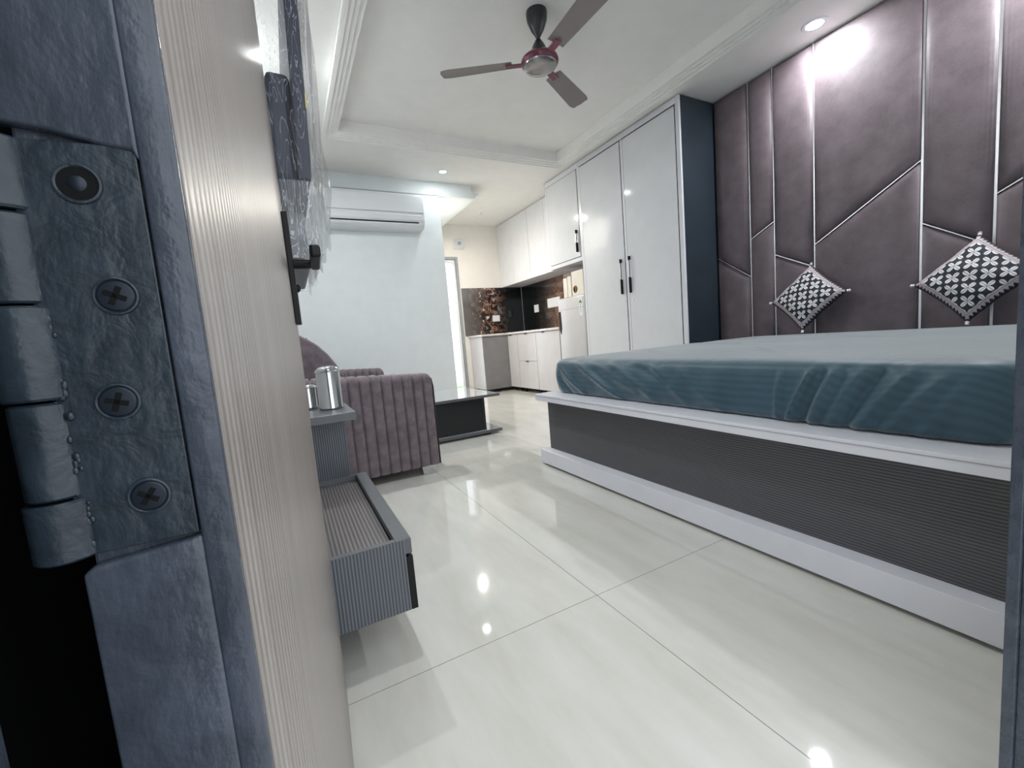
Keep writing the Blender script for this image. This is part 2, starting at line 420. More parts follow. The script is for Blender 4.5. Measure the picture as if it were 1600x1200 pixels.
TX0, TX1, TY0, TY1, TZ = 0.60, 2.79, 0.75, 3.91, 2.725
cl = thing('ceiling', 'white plaster ceiling with a recessed tray over the bed area', 'ceiling', (1.7, 3.2, S), kind='structure')
boxes('border', [(XL-0.15, TX0, -0.05, YB+0.1, S, 2.9), (TX1, XR+0.1, -0.05, YB+0.1, S, 2.9), (TX0, TX1, -0.05, TY0, S, 2.9), (TX0, TX1, TY1, YB+0.1, S, 2.9)], M['ceil'], cl)
boxes('tray', [(TX0-0.05, TX1+0.05, TY0-0.05, TY1+0.05, TZ, 2.9)], M['ceil'], cl)
# stepped cornice round the tray
cn = thing('trim_1', 'stepped plaster cornice running round the ceiling tray', 'cornice', (1.7, 2.3, S), kind='structure')
for side in range(4):
    bm = bmesh.new()
    for s_ in range(4):
        o0 = 0.120-0.030*s_; o1 = o0-0.030-(0.0006 if s_ == 3 else 0); zt = S+0.0015; zb = S-0.009*(4-s_)
        if side == 0: a_box(bm, TX1+o1, TX1+o0, TY0-o0, TY1+o0, zb, zt)
        if side == 1: a_box(bm, TX0-o0, TX0-o1, TY0-o0, TY1+o0, zb, zt)
        if side == 2: a_box(bm, TX0-o1, TX1+o1, TY1+o1, TY1+o0, zb, zt)
        if side == 3: a_box(bm, TX0-o1, TX1+o1, TY0-o0, TY0-o1, zb, zt)
    put('moulding', bm, M['ceil'], cn)

def struct(name, label, cat, lst, mat, bev=0.0):
    return tag(boxes(name, lst, mat, None, bev), label, cat, kind='structure')
struct('wall_left', 'plain white wall behind the open entrance door and television', 'wall', [(XL-0.15, XL, -0.05, YB+0.1, 0, 2.75)], M['wall'])
struct('wall_right', 'white wall behind the wardrobe and kitchen counter', 'wall', [(XR, XR+0.12, -0.05, YB+0.1, 0, 2.75)], M['kwall'])
DX0, DX1, DZ = -0.078, 0.862, 2.12
struct('wall_front', 'white wall around the entrance doorway', 'wall', [(XL-0.1, DX0-0.003, 0.0, 0.150, 0, S), (DX1+0.06, XR, 0.0, YF, 0, S), (DX0-0.002, DX1+0.06, 0.0, YF, DZ+0.06, S)], M['wall'])
BX0, BX1, BZ = 1.80, 2.535, 2.14
struct('wall_back', 'cream kitchen end wall with the exhaust fan and balcony door', 'wall', [(1.75, BX0, YB, YB+0.12, 0, S), (BX1, XR, YB, YB+0.12, 0, S), (BX0, BX1, YB, YB+0.12, BZ, S)], M['kwall'])
struct('wall_partition', 'pale partition wall carrying the air conditioner', 'wall', [(XL, 1.75, 4.80, YB+0.12, 0, 2.49)], M['wall'])
struct('trim_2', 'dropped plaster beam above the air conditioner', 'beam', [(XL, 2.16, 4.80, YB, 2.485, S+0.002)], M['wall'])
tag(prism('trim_3', [(2.158, 2.485), (2.20, 2.487), (2.205, 2.505), (2.225, 2.52), (2.25, 2.545), (2.25, 2.56), (2.158, 2.565)], 'Y', 4.80, YB, M['wall']), 'moulded lip along the side of the dropped beam', 'moulding', kind='structure')

# ------------------------------------------------------------------ entrance door frame and leaf
df = thing('door_frame', 'blue grey painted door frame around the entrance', 'door frame', (0.4, 0.1, 0))
boxes('left_jamb', [(DX0-0.06, DX0+0.002, -0.05, 0.152, 0, DZ+0.06)], M['paint'], df)
boxes('gap_shade_sheet', [(XL+0.0005, XL+0.006, 0.153, 0.36, 0, DZ+0.06)], M['rubber'], df)  # black sheet added as painted shade in the gap behind the leaf
boxes('right_jamb', [(DX1, DX1+0.06, 0.178, YF+0.004, 0, DZ+0.06), (DX1+0.008, DX1+0.06, 0.04, 0.178, 0, DZ+0.06)], M['paint'], df, bev=0.0012)
boxes('head', [(DX0-0.06, DX1+0.06, 0.04, YF+0.004, DZ, DZ+0.06)], M['paint'], df)

ang = -math.atan2(0.0467, 0.87)
XF = Matrix.Translation((-0.0197, 0.15, 0)) @ Matrix.Rotation(ang, 4, 'Z')     # leaf frame: y runs along the leaf, x=0 is its face
LT, LL = 0.036, 0.90
dr = thing('door_1', 'open entrance door with whitewashed combed face and painted blue grey edge', 'door', (0, 0, 0), kind='structure')
box('leaf', -LT+0.002, -0.0012, 0.0022, LL, 0.006, 2.10, M['paint'], dr, bev=0.001)
box('face_laminate', -0.0012, 0.0, 0.002, LL, 0.006, 2.10, M['door'], dr, bev=0.0003)
# painted hinge edge: raised paint layer around the hinge mortise
HZ0, HZ1 = 0.7515, 0.8590
PX0, PX1 = -0.0350, -0.0092
bm = bmesh.new()
def a_patch(bm, outline, y0, y1, bev): a_prism(bm, outline, 'Y', y0, y1, bev)
a_patch(bm, [(-LT-0.001, HZ1+0.0035), (-0.026, HZ1+0.0022), (-0.0150, HZ1-0.0005), (-0.0100, HZ1-0.0012), (-0.0085, HZ1-0.004), (-0.0085, 2.10), (-LT-0.001, 2.10)], -0.0012, 0.004, 0.0008)
a_patch(bm, [(-LT, 0.006), (-0.0085, 0.006), (-0.0085, HZ0-0.0005), (-0.0120, HZ0-0.0012), (-0.033, HZ0-0.0030), (-LT+0.0005, HZ0-0.0048)], -0.0014, 0.004, 0.0009)
a_patch(bm, [(-0.0087, 0.006), (-0.0004, 0.006), (-0.0004, 2.10), (-0.0087, 2.10)], -0.0010, 0.004, 0.0007)
ep = put('edge_paint', bm, M['paint'], dr, True); autosmooth(ep, 0.9)
hg = box('hinge_plate', PX0, PX1, -0.0002, 0.004, HZ0, HZ1, M['hinge'], dr, bev=0.0004, label='dark painted butt hinge plate with four screw holes')
for sx, sz, hole in ((-0.0222, 0.8486, True), (-0.0185, 0.8201, False), (-0.0220, 0.7920, False), (-0.0190, 0.7650, False)):
    c = (sx, -0.0003, sz)
    R_ = 0.0046
    # countersunk rim, dished screw head and its cross slot
    lathe('screw_hole', [(R_*1.12, 0.0), (R_*1.08, 0.0005), (R_*0.98, 0.0006), (R_*0.9, 0.0002), (R_*0.9, -0.0001)], c, M['hinge'], hg, 28, (0, -1, 0))
    if hole:
        lathe('screw_hole', [(R_*0.93, 0.0002), (R_*0.4, 0.00025), (0, 0.00025)], c, M['rubber'], hg, 28, (0, -1, 0))
        lathe('screw_head', [(R_*0.42, 0.00025), (R_*0.3, 0.0006), (0, 0.0007)], c, M['screw'], hg, 20, (0, -1, 0))
    else:
        lathe('screw_head', [(R_*0.9, 0.0002), (R_*0.8, 0.0006), (R_*0.4, 0.0008), (0, 0.0008)], c, M['screw'], hg, 28, (0, -1, 0))
        bm = bmesh.new()
        a = random.uniform(0.2, 1.2)
        for da in (0, PI/2):
            t = bmesh.new(); a_box(t, -R_*0.55, R_*0.55, -0.00095, -0.0006, -R_*0.15, R_*0.15, 0.0001, 1)
            bmesh.ops.rotate(t, verts=t.verts[:], cent=(0, 0, 0), matrix=Matrix.Rotation(a+da, 3, 'Y'))
            bmesh.ops.translate(t, verts=t.verts[:], vec=c); join(bm, t)
        put('slot', bm, M['rubber'], hg)
# hinge knuckles in the gap beside the leaf
for i, (z0, z1, r_k, mt) in enumerate(((0.7515, 0.7675, 0.0074, 'hinge'), (0.7682, 0.7935, 0.0066, 'hinge'), (0.7942, 0.8180, 0.0074, 'hinge'), (0.8187, 0.8410, 0.0066, 'hinge'), (0.8417, 0.8590, 0.0074, 'hinge'))):
    lathe('knuckle', [(r_k-0.0006, z0), (r_k, z0+0.0006), (r_k, z1-0.0006), (r_k-0.0006, z1)], (-0.0385, 0.0035, 0), M[mt], dr, 20)
# lumps of old paint run along the knuckle
bm = bmesh.new()
for i in range(60):
    z = random.choice([random.uniform(0.795, 0.818), random.uniform(0.7535, 0.800)]); x = -0.0335+random.uniform(-0.0012, 0.0018)
    t = bmesh.new(); bmesh.ops.create_icosphere(t, subdivisions=1, radius=random.uniform(0.0004, 0.0011))
    bmesh.ops.scale(t, verts=t.verts[:], vec=(1, 0.6, 1.4)); bmesh.ops.translate(t, verts=t.verts[:], vec=(x, -0.0004, z)); join(bm, t)
pl = put('paint_lumps', bm, M['hinge'], dr, True); pl['kind'] = 'stuff'
# lever handle on the face near the far edge
box('handle_plate', 0.0, 0.0105, 0.79, 0.832, 0.864, 1.078, M['black'], dr, bev=0.0015, label='tall black handle backplate')
bm = bmesh.new()
a_lathe(bm, [(0.0105, 0.010), (0.0105, 0.030), (0.009, 0.050), (0.009, 0.058)], (0, 0.811, 0.984), 20, (1, 0, 0))
a_box(bm, 0.040, 0.058, 0.69, 0.822, 0.972, 0.995, 0.005, 3)
put('lever', bm, M['black'], dr)
lathe('key_cylinder', [(0.008, 0.010), (0.008, 0.014), (0.005, 0.014), (0.005, 0.0165)], (0, 0.811, 0.935), M['black'], dr, 16, (1, 0, 0))
XF = Matrix.Identity(4)

# ------------------------------------------------------------------ balcony door and what is outside
d2 = thing('door_2', 'white framed glass balcony door at the end of the kitchen', 'door', (2.2, YB, 0), kind='structure')
boxes('frame', [(BX0, BX0+0.04, YB-0.02, YB+0.10, 0, BZ), (BX1-0.04, BX1, YB-0.02, YB+0.10, 0, BZ), (BX0+0.04, BX1-0.04, YB-0.02, YB+0.10, BZ-0.04, BZ)], M['grey_plastic'], d2, 0.004)
boxes('sash', [(BX0+0.045, BX0+0.10, YB+0.0, YB+0.05, 0.02, BZ-0.045), (BX1-0.08, BX1-0.045, YB+0.0, YB+0.05, 0.02, BZ-0.045), (BX0+0.10, BX1-0.08, YB+0.0, YB+0.05, BZ-0.085, BZ-0.045), (BX0+0.10, BX1-0.08, YB+0.0, YB+0.05, 0.02, 0.07)], M['white_plastic'], d2, 0.003)
box('pane', BX0+0.095, BX1-0.075, YB+0.02, YB+0.026, 0.065, BZ-0.08, M['glass'], d2, 0)
tag(box('balcony_slab', 0.8, 4.6, YB+0.06, YB+1.6, -0.2, -0.03, M['balcony']), 'pale balcony floor outside the glass door', 'balcony')
tag(box('grass_mat', 1.9, 2.9, YB+0.35, YB+1.0, -0.03, 0.0, M['mat_green'], bev=0.004), 'bright green mat on the balcony floor', 'mat')
pt = thing('potted_plant', 'leafy green plant seen through the balcony door', 'plant', (2.62, YB+1.2, -0.03))
lathe('pot', [(0.10, -0.03), (0.14, 0.25), (0.15, 0.25), (0.15, 0.28), (0.12, 0.28), (0, 0.26)], (2.62, YB+1.2, 0), M['balcony'], pt)
tube('stem', [(2.62, YB+1.2, 0.2), (2.61, YB+1.2, 0.7), (2.63, YB+1.2, 1.3)], 0.012, M['leaf'], pt)
for i in range(26):
    z = random.uniform(0.55, 1.35); a = random.uniform(0, 2*PI); L_ = random.uniform(0.10, 0.17)
    bm = bmesh.new(); d = Vector((math.cos(a), math.sin(a), random.uniform(-0.2, 0.5))); s_ = Vector((-math.sin(a), math.cos(a), 0))
    b0 = Vector((2.62, YB+1.2, z)); pts = []
    for tt, wd, dz in ((0, 0.004, 0), (0.3, 0.03, 0.012), (0.65, 0.032, 0.01), (1, 0.002, -0.02)):
        pts.append((b0+d*(L_*tt+0.02)+s_*wd+Vector((0, 0, dz)), b0+d*(L_*tt+0.02)-s_*wd+Vector((0, 0, dz)), b0+d*(L_*tt+0.02)+Vector((0, 0, dz-0.008))))
    V = [[bm.verts.new(x) for x in r] for r in pts]
    for A, B in zip(V, V[1:]):
        bm.faces.new((A[0], B[0], B[2], A[2])); bm.faces.new((A[2], B[2], B[1], A[1]))
    put('leaf', bm, M['leaf'], pt, True)

# ------------------------------------------------------------------ downlights
def downlight(name, x, y, z, label, power=None, col=(0.93, 0.97, 1.0), r=0.044):
    t = thing(name, label, 'light', (x, y, z), 'recessed round ceiling downlights')
    lathe('trim_ring', [(r*0.82, 0.0), (r*0.82, -0.004), (r*1.15, -0.005), (r*1.25, 0.0)], (x, y, z), M['white_plastic'], t, 28)
    lathe('diffuser', [(r*0.82, -0.001), (r*0.80, -0.003), (0, -0.003)], (x, y, z), M['lamp_glow'], t, 28)
    ld = bpy.data.lights.new('lamp', 'AREA'); ld.shape = 'DISK'; ld.size = 2*r*0.8; ld.energy = power or LAMP_W; ld.color = col
    lo = bpy.data.objects.new('lamp', ld); C.objects.link(lo); lo.parent = t; lo.location = (0, 0, -0.008)
    return t
downlight('downlight', 3.246, 1.631, S, 'glowing round downlight in the ceiling border above the padded headboard', LAMP_W*0.72, r=0.06)
downlight('downlight', 1.715, 4.499, S, 'glowing round downlight in the ceiling before the beam over the air conditioner', LAMP_W*0.13, (0.88, 0.96, 1.0))
downlight('downlight', 1.983, 5.169, 2.485, 'glowing round downlight under the dropped beam beside the balcony door', LAMP_W*1.6, (1.0, 0.93, 0.83))
downlight('downlight', 3.246, 0.62, S, 'added out of view downlight in the ceiling border above the near end of the headboard', LAMP_W)  # extra fixture added out of view to brighten the room
downlight('downlight', 0.30, 1.3, S, 'added out of view downlight in the ceiling border above the television', LAMP_W*0.45)  # unseen lamp, added as fill light on the left side
downlight('downlight', 0.25, 3.1, S, 'added out of view downlight in the ceiling border above the sofa')  # another unseen lamp added to lift the room light
lathe_o = lathe('ceiling_socket', [(0.032, 0.0), (0.032, -0.012), (0.024, -0.014), (0.022, -0.004), (0.0, -0.004)], (2.712, 5.783, S), M['white_plastic'], None, 24)
tag(lathe_o, 'small white round ring fitting on the kitchen ceiling', 'ceiling fitting')

# ------------------------------------------------------------------ headboard: padded panels and chrome strips
hb = thing('headboard', 'full height mauve velvet padded headboard wall with chrome strips', 'headboard', (3.5, 1.35, 0.4))
HBX = 3.462
box('backing', HBX+0.002, XR-0.005, YF+0.01, 2.512, 0.02, S-0.002, M['gap'], hb, bev=0)
def inset(poly, d):
    n_ = len(poly); out = []
    for i in range(n_):
        p0, p1, p2 = Vector(poly[i-1]), Vector(poly[i]), Vector(poly[(i+1) % n_])
        d1 = (p1-p0).normalized(); d2_ = (p2-p1).normalized()
        n1_ = Vector((-d1.y, d1.x)); n2_ = Vector((-d2_.y, d2_.x))
        a1 = p0+n1_*d; a2 = p1+n2_*d
        cr = d1.x*d2_.y-d1.y*d2_.x
        t_ = ((a2.x-a1.x)*d2_.y-(a2.y-a1.y)*d2_.x)/cr
        out.append(a1+d1*t_)
    return out
def pad(poly, X0, parent):
    area = sum(poly[i-1][0]*poly[i][1]-poly[i][0]*poly[i-1][1] for i in range(len(poly)))
    if area < 0: poly = poly[::-1]
    bm = bmesh.new(); rings = []
    for d, h in ((0.0015, 0.0), (0.002, 0.012), (0.005, 0.022), (0.011, 0.032), (0.022, 0.0405), (0.038, 0.046), (0.058, 0.049), (0.080, 0.050)):
        rings.append([bm.verts.new((X0-h, p_.x, p_.y)) for p_ in inset(poly, d)])
    for A, B in zip(rings, rings[1:]):
        for i in range(len(A)): bm.faces.new((A[i], A[(i+1) % len(A)], B[(i+1) % len(A)], B[i]))
    bm.faces.new(rings[-1])
    bmesh.ops.recalc_face_normals(bm, faces=bm.faces[:])
    return put('pad', bm, M['velvet'], parent, True)
cols = [2.512, 2.212, 2.020, 1.738, 1.155, 0.855, 0.52, YF+0.012]
diag = [(1.343, 1.142), (1.438, 1.530), (1.276, 1.135), (1.290, 1.646), (1.280, 1.085), (1.352, 1.53), (1.22, 1.10)]
ZB, ZT = 0.42, S-0.003
for i, (zl, zr) in enumerate(diag):
    yl, yr = cols[i], cols[i+1]
    pad([(yl, ZB), (yl, zl-0.005), (yr, zr-0.005), (yr, ZB)], HBX, hb)
    pad([(yl, zl+0.005), (yl, ZT), (yr, ZT), (yr, zr+0.005)], HBX, hb)
    bm = bmesh.new()
    hw = 0.0045
    a_prism(bm, [(yl-0.003, zl-hw), (yl-0.003, zl+hw), (yr+0.003, zr+hw), (yr+0.003, zr-hw)], 'X', HBX-0.026, HBX+0.002, 0.0015)
    put('strip', bm, M['chrome'], hb)
for i, y in enumerate(cols[1:-1]):
    hw = 0.0042 if i < 3 else 0.0065
    bm = bmesh.new(); a_box(bm, HBX-0.027, HBX+0.002, y-hw, y+hw, ZB, ZT, 0.0015)
    put('strip', bm, M['chrome'], hb)

# ------------------------------------------------------------------ wardrobe
WX = 3.016
wd = thing('wardrobe', 'tall white two door wardrobe with dark slate side panel beside the headboard', 'wardrobe', (3.3, 3.19, 0))
box('body', WX+0.02, XR-0.004, 2.535, 3.872, 0.0, 2.632, M['lam_frame'], wd, bev=0.001)
box('side_panel', WX+0.018, XR-0.004, 2.5145, 2.534, 0.0, 2.632, M['navy_side'], wd, bev=0.001, label='dark slate blue side panel')
bm = bmesh.new()
for b in ((WX, WX+0.0195, 2.5145, 2.553, 0, 2.632), (WX, WX+0.0195, 3.172, 3.204, 0.06, 2.572), (WX, WX+0.0195, 3.838, 3.872, 0, 2.632), (WX, WX+0.0195, 2.553, 3.838, 2.580, 2.632), (WX, WX+0.0195, 2.553, 3.838, 0, 0.06)): a_box(bm, *b, bev=0.0012)
put('face_frame', bm, M['lam_frame'], wd)
def cab_door(y0, y1, z0, z1, parent, hy, hz0, hz1, lock=None, x=WX):
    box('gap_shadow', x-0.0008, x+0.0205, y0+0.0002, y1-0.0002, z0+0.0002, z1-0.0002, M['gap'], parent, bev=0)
    d = box('door', x-0.004, x-0.0009, y0+0.006, y1-0.006, z0+0.006, z1-0.006, M['lam_white'], parent, bev=0.0012)
    bm = bmesh.new(); L_ = hz1-hz0
    a_box(bm, x-0.030, x-0.004, hy-0.006, hy+0.006, hz1-0.035, hz1, 0.002)
    a_box(bm, x-0.030, x-0.004, hy-0.006, hy+0.006, hz0, hz0+L_*0.42, 0.002)
    a_box(bm, x-0.030, x-0.018, hy-0.005, hy+0.005, hz0, hz1, 0.002)
    put('handle', bm, M['black'], d)
    box('handle_inlay', x-0.0315, x-0.029, hy-0.0055, hy+0.0035, hz0+L_*0.43, hz1-0.04, M['chrome'], d, bev=0.0005)
    if lock: lathe('lock', [(0.009, 0.0), (0.009, 0.004), (0.007, 0.005), (0, 0.005)], (x-0.004, lock[0], lock[1]), M['chrome'], d, 20, (-1, 0, 0))
    return d
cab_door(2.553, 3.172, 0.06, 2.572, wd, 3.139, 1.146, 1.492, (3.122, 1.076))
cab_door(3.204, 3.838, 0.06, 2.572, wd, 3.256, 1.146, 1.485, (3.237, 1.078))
oc = thing('overhead_cabinet', 'white single door cupboard above the refrigerator', 'cabinet', (3.3, 4.2, 1.60))
box('body', WX+0.02, XR-0.004, 3.874, 4.525, 1.600, 2.632, M['lam_frame'], oc, bev=0.001)
bm = bmesh.new()
for b in ((WX, WX+0.0195, 3.8735, 3.888, 1.60, 2.632), (WX, WX+0.0195, 4.498, 4.525, 1.60, 2.632), (WX, WX+0.0195, 3.888, 4.498, 2.574, 2.632), (WX, WX+0.0195, 3.888, 4.498, 1.60, 1.642)): a_box(bm, *b, bev=0.0012)
put('face_frame', bm, M['lam_frame'], oc)
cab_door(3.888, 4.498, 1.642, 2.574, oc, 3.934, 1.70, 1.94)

# ------------------------------------------------------------------ kitchen
uc_parts = []
for i, (y0, y1, lab) in enumerate(((4.53, 5.42, 'white kitchen wall cupboard next to the overhead refrigerator cabinet'), (5.424, YB-0.004, 'white kitchen wall cupboard in the far corner above the backsplash'))):
    t = thing('wall_cupboard', lab, 'cupboard', (3.45, (y0+y1)/2, 1.65), 'handleless wall cupboards')
    box('body', 3.286, XR-0.004, y0, y1, 1.655, S-0.006, M['lam_frame'], t, bev=0.001)
    n_ = 2
    for j in range(n_):
        a = y0+(y1-y0)*j/n_; b = y0+(y1-y0)*(j+1)/n_
        box('door', 3.267, 3.285, a+0.0012, b-0.0012, 1.650, S-0.010, M['lam_white'], t, bev=0.0012)
wt = thing('worktop', 'pale L shaped kitchen worktop below the dark backsplash', 'worktop', (3.3, 5.6, 0.86))
box('long_slab', 3.035, XR-0.004, 4.465, YB-0.004, 0.868, 0.898, M['counter'], wt, bev=0.003)
box('short_slab', 2.605, 3.0345, 5.885, YB-0.004, 0.868, 0.898, M['counter'], wt, bev=0.003)
KX = 3.05
def legs(t, spots):
    for x, y in spots: lathe('leg', [(0.022, 0.0), (0.022, 0.006), (0.014, 0.010), (0.014, 0.06)], (x, y, 0), M['black'], t, 14)
def base_unit(name, y0, y1, lab, fronts, handles):
    t = thing(name, lab, 'cabinet', (3.3, (y0+y1)/2, 0), 'kitchen base units')
    box('body', KX+0.02, XR-0.006, y0+0.001, y1-0.001, 0.06, 0.866, M['lam_kit'], t, bev=0.001)
    for (nm, z0, z1), (hy, hz) in zip(fronts, handles):
        d = box(nm, KX, KX+0.0185, y0+0.002, y1-0.002, z0, z1, M['lam_kit'], t, bev=0.0012)
        bm = bmesh.new(); a_box(bm, KX-0.012, KX+0.004, hy-0.035, hy+0.035, hz-0.006, hz+0.006, 0.002); put('handle', bm, M['black'], d)
    legs(t, ((KX+0.06, y0+0.06), (KX+0.06, y1-0.06)))
    return t
base_unit('base_cabinet', 4.475, 5.060, 'kitchen base cabinet with one full height door next to the refrigerator', [('door', 0.063, 0.862)], [(4.86, 0.858)])
base_unit('drawer_cabinet', 5.063, 5.590, 'kitchen base cabinet with two deep drawers, middle of the run', [('drawer', 0.466, 0.862), ('drawer', 0.063, 0.462)], [(5.33, 0.858), (5.33, 0.458)])
base_unit('base_cabinet', 5.593, 5.900, 'narrow kitchen base cabinet door in the inner corner', [('door', 0.063, 0.862)], [(5.80, 0.858)])
t = thing('corner_cabinet', 'grey plain kitchen end cabinet beside the balcony door', 'cabinet', (2.83, 6.15, 0))
box('body', 2.622, KX-0.002, 5.921, YB-0.006, 0.055, 0.866, M['lam_kit'], t, bev=0.001)
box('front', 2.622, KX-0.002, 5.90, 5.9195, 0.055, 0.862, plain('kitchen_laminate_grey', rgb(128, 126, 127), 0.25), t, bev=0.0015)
legs(t, ((2.68, 5.96), (2.88, 5.96), (2.68, 6.34)))
bs = thing('backsplash', 'dark marbled glass backsplash with copper patches', 'backsplash', (3.3, 6.0, 0.9))
seams = [4.53, 4.98, 5.40, 5.86, YB-0.012]
for a, b in zip(seams, seams[1:]): box('panel', XR-0.011, XR-0.003, a+0.001, b-0.001, 0.90, 1.653, M['splash'], bs, bev=0.001)
box('panel', 2.555, 2.563+0.62, YB-0.011, YB-0.003, 0.90, 1.655, M['splash'], bs, bev=0.001)
box('panel', 3.185, XR-0.012, YB-0.011, YB-0.003, 0.90, 1.655, M['splash'], bs, bev=0.001)
box('corner_trim', XR-0.0155, XR-0.010, YB-0.0155, YB-0.010, 0.90, 1.653, M['chrome'], bs, bev=0.001)
def plate(label, cx, cy, cz, w_, h_, axis):
    t = thing('switch_plate', label, 'switch', (cx, cy, cz), 'kitchen switch plates')
    if axis == 'X':
        box('plate', cx-0.012, cx, cy-w_/2, cy+w_/2, cz-h_/2, cz+h_/2, M['white_plastic'], t, bev=0.003)
        for s_ in (-0.25, 0.25): box('rocker', cx-0.015, cx-0.0115, cy+s_*w_-0.016, cy+s_*w_+0.016, cz-h_*0.25, cz+h_*0.25, M['white_plastic'], t, bev=0.001)
    else:
        box('plate', cx-w_/2, cx+w_/2, cy-0.012, cy, cz-h_/2, cz+h_/2, M['white_plastic'], t, bev=0.003)
        for s_ in (-0.25, 0.25): box('rocker', cx+s_*w_-0.016, cx+s_*w_+0.016, cy-0.015, cy-0.0115, cz-h_*0.25, cz+h_*0.25, M['white_plastic'], t, bev=0.001)
plate('white switch plate on the long backsplash wall, middle of the counter', XR-0.0112, 5.93, 1.25, 0.13, 0.12, 'X')
plate('wide white switch board on the backsplash beside the refrigerator', XR-0.0112, 5.42, 1.29, 0.34, 0.14, 'X')
plate('beige switch plate on the end wall backsplash near the corner', 3.12, YB-0.0112, 1.155, 0.13, 0.10, 'Y')
# exhaust fan on the end wall
ex = thing('exhaust_fan', 'small white round exhaust fan high on the kitchen end wall', 'exhaust fan', (2.585, YB, 2.355))
ec = (2.585, YB, 2.345)
box('base', ec[0]-0.085, ec[0]+0.085, YB-0.02, YB-0.001, ec[2]-0.085, ec[2]+0.085, M['white_plastic'], ex, bev=0.008)
lathe('ring', [(0.085, 0.018), (0.088, 0.035), (0.076, 0.045), (0.066, 0.035), (0.066, 0.0195)], ec, M['white_plastic'], ex, 28, (0, -1, 0))
lathe('hub', [(0.026, 0.0195), (0.026, 0.040), (0.015, 0.048), (0, 0.048)], ec, M['grey_plastic'], ex, 20, (0, -1, 0))
for i in range(5):
    a = 2*PI*i/5+0.3; bm = bmesh.new(); t2 = bmesh.new(); a_box(t2, 0.02, 0.062, -0.035, -0.031, -0.014, 0.014, 0.001)
    bmesh.ops.rotate(t2, verts=t2.verts[:], cent=(0, -0.033, 0), matrix=Matrix.Rotation(0.5, 3, 'X'))
    bmesh.ops.rotate(t2, verts=t2.verts[:], cent=(0, 0, 0), matrix=Matrix.Rotation(a, 3, 'Y'))
    bmesh.ops.translate(t2, verts=t2.verts[:], vec=ec); join(bm, t2); put('blade', bm, M['white_plastic'], ex)

# refrigerator
FX = 3.035
fr = thing('refrigerator', 'silver single door refrigerator in the bay beside the wardrobe', 'refrigerator', (3.3, 4.1, 0))
box('body', FX+0.062, 3.60, 3.917, 4.445, 0.04, 1.222, M['fridge'], fr, bev=0.008)
box('top_cap', FX+0.02, 3.60, 3.915, 4.447, 1.2225, 1.238, M['grey_plastic'], fr, bev=0.005)
dd = bmesh.new(); a_box(dd, FX, FX+0.06, 3.915, 4.447, 0.10, 1.232, 0.016, 4)
dd = put('door', dd, M['fridge'], fr, True); autosmooth(dd, 0.9)
box('door_split', FX-0.0012, FX+0.002, 3.924, 4.439, 1.092, 1.096, M['grey_plastic'], dd, bev=0)
prism('handle_recess', [(4.432, 1.078), (4.396, 1.078), (4.388, 0.87), (4.408, 0.80), (4.432, 0.86)], 'X', FX-0.006, FX+0.004, M['black'], dd, 0.002)
box('label_sticker', FX-0.0012, FX+0.001, 3.955, 4.012, 1.0, 1.20, M['white_plastic'], dd, bev=0)
for (y, z, r_) in ((3.935, 1.165, 0.014), (3.922, 1.150, 0.012), (3.948, 1.152, 0.012), (3.935, 1.125, 0.008), (3.935, 1.10, 0.009), (3.935, 1.07, 0.008), (3.935, 1.045, 0.006)):
    lathe('print_mark', [(r_, 0), (r_, 0.0006), (0, 0.0006)], (FX-0.001, y+0.05, z), M['leaf_green'], dd, 12, (-1, 0, 0))
for y in (3.93, 4.37):
    for x in (FX+0.1, 3.55): lathe('foot', [(0.02, 0), (0.02, 0.05)], (x, y, 0), M['black'], fr, 12)
def carton(label, x0, x1, y0, y1, z0, z1, mat=None, emblem=False):
    t = thing('carton', label, 'box', ((x0+x1)/2, (y0+y1)/2, z0), 'boxes on the refrigerator')
    box('body', x0, x1, y0, y1, z0, z1, mat or M['carton'], t, bev=0.002)
    if not mat: box('tape', x0-0.0004, x1+0.0004, (y0+y1)/2-0.012, (y0+y1)/2+0.012, z1-0.03, z1+0.0004, M['lam_frame'], t, bev=0)
    if emblem:
        ce = (x0-0.0005, y1-0.065, z0+0.075)
        lathe('emblem', [(0.044, 0), (0.044, 0.0008), (0.038, 0.0008), (0.038, 0)], ce, M['gold'], t, 28, (-1, 0, 0))
        box('emblem', x0-0.0012, x0-0.0004, ce[1]-0.004, ce[1]+0.004, ce[2]-0.030, ce[2]+0.034, M['gold'], t, bev=0)
        box('emblem', x0-0.0012, x0-0.0004, ce[1]-0.026, ce[1]-0.020, ce[2]-0.024, ce[2]+0.024, M['gold'], t, bev=0)
carton('large white carton with round gold emblem on top of the refrigerator', 3.07, 3.40, 3.955, 4.175, 1.2385, 1.52, emblem=True)
carton('narrow white carton on the refrigerator, next to the large one', 3.062, 3.39, 4.18, 4.252, 1.2385, 1.478)
carton('narrow white carton on the refrigerator, farthest from the wardrobe', 3.060, 3.36, 4.258, 4.335, 1.2385, 1.468)
carton('flat brown box lying across the narrow cartons on the refrigerator', 3.075, 3.34, 4.178, 4.345, 1.4785, 1.522, M['carton_brown'])

